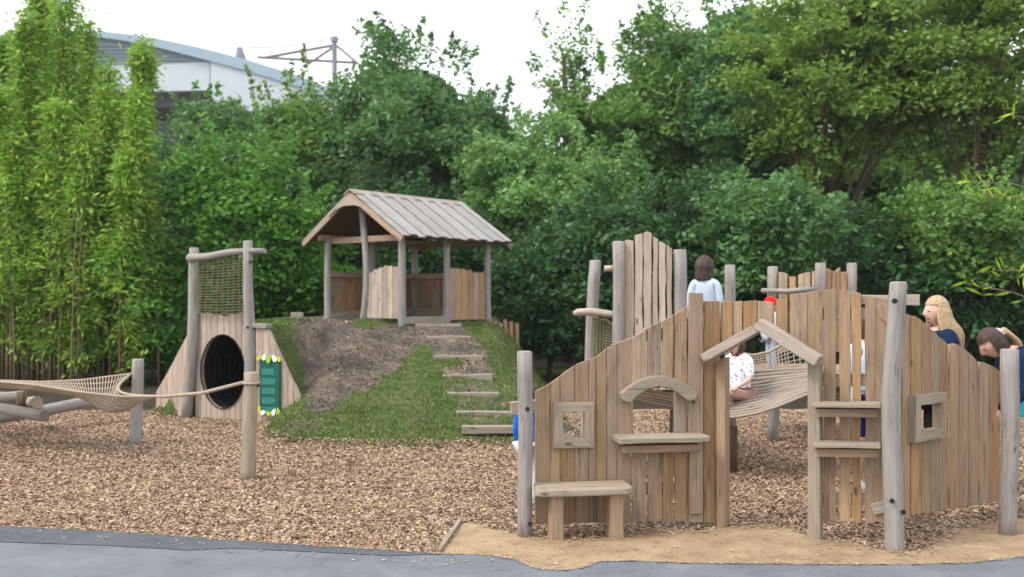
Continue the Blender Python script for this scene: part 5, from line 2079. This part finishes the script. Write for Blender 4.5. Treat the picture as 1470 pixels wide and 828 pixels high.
def person(label, loc, h, yaw, pose=None, top=None, sleeves='long', legs=None, legs_len='long', hair=None, hairstyle='short', skin='skin', cap=None, shoes='shoe',
           head_yaw=0, head_pitch=0, headscale=None, group=None):
    J = dict(BASEJ)
    J.update(pose or {})
    Rz = Matrix.Rotation(yaw, 3, 'Z')
    loc = Vector(loc)
    P = {k: loc + Rz @ (Vector(v) * h) for k, v in J.items()}
    root = thing('person', label, 'person', loc, group)
    order = ['pelvis', 'waist', 'chest', 'neckb', 'neckt', 'shL', 'elL', 'wrL', 'shR', 'elR', 'wrR', 'hipL', 'knL', 'anL', 'toeL', 'hipR', 'knR', 'anR', 'toeR']
    ed = [('pelvis', 'waist'), ('waist', 'chest'), ('chest', 'neckb'), ('neckb', 'neckt'), ('neckb', 'shL'), ('shL', 'elL'), ('elL', 'wrL'), ('neckb', 'shR'), ('shR', 'elR'), ('elR', 'wrR'),
          ('pelvis', 'hipL'), ('hipL', 'knL'), ('knL', 'anL'), ('anL', 'toeL'), ('pelvis', 'hipR'), ('hipR', 'knR'), ('knR', 'anR'), ('anR', 'toeR')]

    def build(keys, grow, levels=2):
        ks = [k for k in order if k in keys]
        ix = {k: i for i, k in enumerate(ks)}
        ee = [(ix[a], ix[b_]) for a, b_ in ed if a in ix and b_ in ix]
        rr = []
        for k in ks:
            r_ = (RAD[k] + grow) * h
            rr.append((r_ * (1.25 if k in ('chest', 'waist', 'pelvis') else 1), r_ * (.85 if k in ('chest', 'waist', 'pelvis') else 1)))
        return skin_geo([P[k] for k in ks], ee, rr, levels)
    body = MB()
    vs, fs = build(order, 0)
    body.add(vs, fs)
    # hands: palm and five separate bent fingers
    for s_, side in ((1, 'L'), (-1, 'R')):
        w_, e_ = P['wr' + side], P['el' + side]
        d_ = (w_ - e_).normalized()
        sd = d_.cross(Rz @ Vector((1, 0, 0)))
        sd = sd.normalized() if sd.length > .1 else Rz @ Vector((0, -1, 0))
        inn = sd.cross(d_).normalized()
        k = h
        palm = [w_, w_ + d_ * .022 * k, w_ + d_ * .05 * k]
        body.tube(palm, [.014 * k, .020 * k, .019 * k], 10)
        for fi, (off, ln_) in enumerate(((-.015, .040), (-.005, .046), (.005, .043), (.014, .034))):
            a = w_ + d_ * .042 * k + sd * off * k
            body.tube([a, a + d_ * ln_ * .45 * k, a + d_ * ln_ * .8 * k + inn * .008 * k * s_, a + d_ * ln_ * k + inn * .02 * k * s_], [.0055 * k, .005 * k, .0045 * k, .003 * k], 6)
        a = w_ + d_ * .018 * k - sd * .015 * k
        body.tube([a, a + d_ * .018 * k - sd * .014 * k, a + d_ * .036 * k - sd * .017 * k + inn * .006 * k * s_], [.0065 * k, .006 * k, .004 * k], 6)
    hs = headscale or h / 1.62
    HV, HF, HM, Rm = head_geo(P['head'], hs, yaw + head_yaw, head_pitch)
    o0 = len(body.v)
    body.v += [tuple(v) for v in HV]
    for fc, mi in zip(HF, HM):
        body.f.append([o0 + k for k in fc])
        body.uv.append([(0, 0)] * 4)
        body.mi.append(mi)
    mk('body', body, [M[skin], M['eye'], M['lip']], root, smooth_=True)
    if top:
        keys = ['pelvis', 'waist', 'chest', 'neckb', 'shL', 'elL', 'shR', 'elR'] + (['wrL', 'wrR'] if sleeves == 'long' else [])
        mb = MB()
        vs, fs = build(keys, .011)
        mb.add(vs, fs)
        mk('top', mb, M[top], root, smooth_=True)
    if legs:
        keys = ['pelvis', 'hipL', 'knL', 'hipR', 'knR'] + (['anL', 'anR'] if legs_len == 'long' else [])
        mb = MB()
        vs, fs = build(keys, .008)
        mb.add(vs, fs)
        mk('trousers' if legs_len == 'long' else 'shorts', mb, M[legs], root, smooth_=True)
    for side in 'LR':
        mb = MB()
        a, t_ = P['an' + side], P['toe' + side]
        dn = Vector((0, 0, -.015 * h))
        back_ = (a - t_).normalized()
        q = [a + back_ * .02 * h + dn * 1.2, a + dn, a.lerp(t_, .5) + dn * .3, t_ + dn * 0, t_ - back_ * .025 * h]
        for i_ in range(len(q)):
            q[i_].z = max(q[i_].z, P['toe' + side].z)
        mb.tube(q, [.020 * h, .027 * h, .027 * h, .024 * h, .010 * h], 10)
        mk('shoe', mb, M[shoes], root, smooth_=True)
    if hair:
        mb = MB()
        nu, nv = 36, 22
        V_, F_ = [], []
        for j in range(nv + 1):
            ph = math.pi * j / nv
            for i in range(nu):
                th_ = 2 * math.pi * i / nu
                x, y, z = math.sin(ph) * math.cos(th_), math.sin(ph) * math.sin(th_), math.cos(ph)
                g = 1.10 + .03 * math.sin(th_ * 9 + j * .35) + .02 * math.sin(th_ * 23 + j * .2)
                v = Vector((x * (.078 + (.010 if hairstyle == 'bob' else 0)) * g, y * .098 * g + .008, z * .118 * g + .004))
                face_cut = (y < -.25 and z < .42)
                if z < 0 and not face_cut:
                    # keep fullness at nape, drop for longer hair
                    drop = {'short': .035, 'bob': .0, 'long': .06, 'tied': .02}[hairstyle]
                    v = Vector((x * .080 * g / max(.35, math.sin(ph)) * .98 if hairstyle in ('bob', 'long') else v.x, (y * .098 * g / max(.35, math.sin(ph)) if hairstyle in ('bob', 'long') else v.y) + .008, v.z - drop * min(1, -z * 1.2)))
                V_.append(v)
        keepv = lambda q: not (q.y < -.030 and q.z < .052)
        for j in range(nv):
            for i in range(nu):
                i2 = (i + 1) % nu
                q = [j * nu + i, j * nu + i2, (j + 1) * nu + i2, (j + 1) * nu + i]
                if all(keepv(V_[k]) for k in q):
                    F_.append(q)
        mb.add([P['head'] + (Rm @ v) * hs for v in V_], F_)
        if hairstyle == 'long':
            # locks over back and shoulders
            for k in range(150):
                a = R(-25 + 230 * random.random())
                top_ = random.uniform(-.02, .10)
                rr_ = max(.25, 1 - max(0, top_) ** 2 * 70)
                st = P['head'] + (Rm @ Vector((math.cos(a) * .086 * rr_, math.sin(a) * .106 * rr_ + .010, top_))) * hs
                mid_ = P['head'] + (Rm @ Vector((math.cos(a) * .094, math.sin(a) * .112 + .016, -.06))) * hs
                dl = random.uniform(.20, .36) * h / 1.6
                sw_ = Rz @ Vector((math.cos(a) * .03, max(-.02, math.sin(a)) * .05 + .035, 0)) * h / 1.6
                jx = random.uniform(-.014, .014)
                q = [st, mid_, mid_ + sw_ + Vector((jx, 0, -dl * .5)), mid_ + sw_ * .9 + Vector((jx * 1.5, random.uniform(-.02, .02), -dl))]
                mb.tube([lerp3(q, t_) for t_ in np.linspace(0, 1, 8)], [.008, .012, .013, .013, .012, .011, .008, .003], 6)
        mk('hair', mb, M[hair], root, smooth_=True)
        if hairstyle == 'tied':
            bk = Rm @ Vector((0, .09, .045)) * hs
            c_ = P['head'] + bk
            mb = MB()
            dirb = (Rm @ Vector((0, 1, -.95))).normalized()
            for k in range(22):
                an = random.uniform(0, 6.28)
                sp = (Rm @ Vector((math.cos(an), 0, math.sin(an)))) * .03
                q = [c_ + sp * .4, c_ + dirb * .07 + sp * 1.1 + Vector((0, 0, .01)), c_ + dirb * .15 + sp * 1.4 + Vector((0, 0, .0)), c_ + dirb * .19 + sp + Vector((random.uniform(-.02, .02), 0, -.10))]
                q[2] += Vector((0, 0, -.05))
                q[3] += Vector((0, 0, -.06))
                mb.tube(q, [.010, .014, .012, .004], 6)
            mk('ponytail', mb, M['blonde'] if hair == 'brownhair' else M[hair], root, smooth_=True)
            mb = MB()
            ring = [c_ + dirb * .02 + (Rm @ Vector((math.cos(a), 0, math.sin(a)))) * .032 for a in np.linspace(0, 6.283, 14)]
            mb.tube(ring, .013, 7)
            mk('hair_band', mb, M['lilac'], root, smooth_=True)
    if cap:
        mb = MB()
        V_, F_ = [], []
        nu, nv = 24, 8
        for j in range(nv + 1):
            ph = math.pi * .56 * j / nv
            for i in range(nu):
                th_ = 2 * math.pi * i / nu
                V_.append(P['head'] + (Rm @ Vector((math.sin(ph) * math.cos(th_) * .088, math.sin(ph) * math.sin(th_) * .108 + .004, math.cos(ph) * .115 + .028))) * hs)
        for j in range(nv):
            for i in range(nu):
                i2 = (i + 1) % nu
                F_.append([j * nu + i, j * nu + i2, (j + 1) * nu + i2, (j + 1) * nu + i])
        mb.add(V_, F_)
        br = [(math.sin(a) * .075, -.085 - math.cos(a) * .075, .012 - .012 * math.cos(a)) for a in np.linspace(-1.57, 1.57, 12)]
        bv = [P['head'] + (Rm @ Vector(p)) * hs for p in br] + [P['head'] + (Rm @ Vector((p[0], p[1], p[2] + .008))) * hs for p in br]
        fs = [list(range(12)), list(range(12, 24))[::-1]] + [[i, (i + 1) % 12, 12 + (i + 1) % 12, 12 + i] for i in range(12)]
        mb.add(bv, fs)
        mk('cap', mb, M[cap], root, smooth_=False)
    return root


# child in a pale shirt on the raised deck, back turned
p0 = at(1012, 376, 10.1)
person('person with brown bobbed hair and pale blue shirt, seen from behind on the deck', (p0.x + .0, 10.1, deck_z), p0.z - deck_z + .02, R(165), top='shirtwhite', legs='palegrey', hair='brownhair2', hairstyle='bob', headscale=1.0, head_yaw=R(-38))
# small child in a red cap on the far deck
p0 = at(1109, 434, 10.95)
person('small child in a red cap on the far deck', (p0.x, 11.0, deck_z), p0.z - deck_z + .02, R(-70), top='palegrey', legs='palejean', cap='red', headscale=.74, skin='skin2')
# person in a printed top behind the bridge
person('person in white top with blue print sitting on the rope bridge', Vector((2.10, 9.2, .645)), 1.16, R(-50), pose=dict(
    pelvis=(0, 0, .085), waist=(0, .01, .17), chest=(0, .0, .285), neckb=(0, -.01, .365), neckt=(0, -.03, .415), head=(0, -.045, .475),
    shL=(.098, -.01, .345), elL=(.14, -.05, .20), wrL=(.10, -.16, .14), shR=(-.098, -.01, .345), elR=(-.14, -.05, .20), wrR=(-.10, -.16, .14),
    hipL=(.05, -.02, .07), knL=(.06, -.235, .10), anL=(.06, -.40, .03), toeL=(.065, -.44, .07), hipR=(-.05, -.02, .07), knR=(-.06, -.235, .10), anR=(-.06, -.40, .03), toeR=(-.065, -.44, .07)),
    top='print', sleeves='short', legs='pinkcloth', legs_len='short', hair='brownhair', hairstyle='short', skin='skin2', headscale=.82)
# person behind the shelf boards, seen through a gap
person('person in white top and indigo shorts behind the boards with shelves', at(1245, HY + EYE * F / 8.4, 8.4), 1.48, R(20), top='shirtwhite', legs='indigo', legs_len='short', hair='brownhair', hairstyle='short')
# child in blue behind the left corner post
person('small child in bright blue jacket behind the left corner post', at(760, HY + EYE * F / 7.75, 7.75), .90, R(150), top='blue', legs='palegrey', hair='brownhair2', hairstyle='short', headscale=.72,
       pose=dict(elR=(-.16, .0, .66), wrR=(-.15, -.05, .52)))
# woman with long blonde hair
p0 = at(1345, 427, 8.25)
person('woman with long blonde hair in profile behind the stepped fence', (p0.x + .02, 8.25, 0), p0.z, R(-82), top='navy', legs='black', hair='blonde', hairstyle='long', skin='skin2', headscale=1.0)
# woman bending forward
person('woman in navy hoodie bending forward, dark hair tied back', (4.22, 7.75, 0), 1.60, R(-90), pose=dict(
    pelvis=(0, .04, .53), waist=(0, -.035, .60), chest=(0, -.13, .69), neckb=(0, -.205, .745), neckt=(0, -.245, .765), head=(0, -.305, .785),
    shL=(.098, -.185, .72), elL=(.13, -.215, .56), wrL=(.11, -.32, .47), shR=(-.098, -.185, .72), elR=(-.13, -.215, .56), wrR=(-.11, -.32, .47)),
    top='navy', legs='black', hair='brownhair', hairstyle='tied', skin='skin', head_pitch=R(38), shoes='black')
# turquoise bag on the bending woman's far side
bag = thing('shoulder_bag', 'turquoise shoulder bag beside the end post at the right frame edge', 'bag', at(1478, 600, 7.6))
mb = MB()
c = at(1480, 575, 7.6)
ov = [(math.copysign(abs(math.cos(a)) ** .5, math.cos(a)) * .14, math.copysign(abs(math.sin(a)) ** .5, math.sin(a)) * .13) for a in np.linspace(0, 6.283, 25)[:-1]]
mb.prism(c, Vector((1, 0, 0)), bz, Vector((0, 1, 0)), ov, .08)
mk('bag_body', mb, M['teal'], bag, bevel=.02)
mb = MB()
mb.rope([c + Vector((-.10, .04, .12)), c + Vector((-.05, .04, .40)), c + Vector((.06, .04, .42)), c + Vector((.11, .04, .12))], .012, 6)
mk('strap', mb, M['black'], bag)
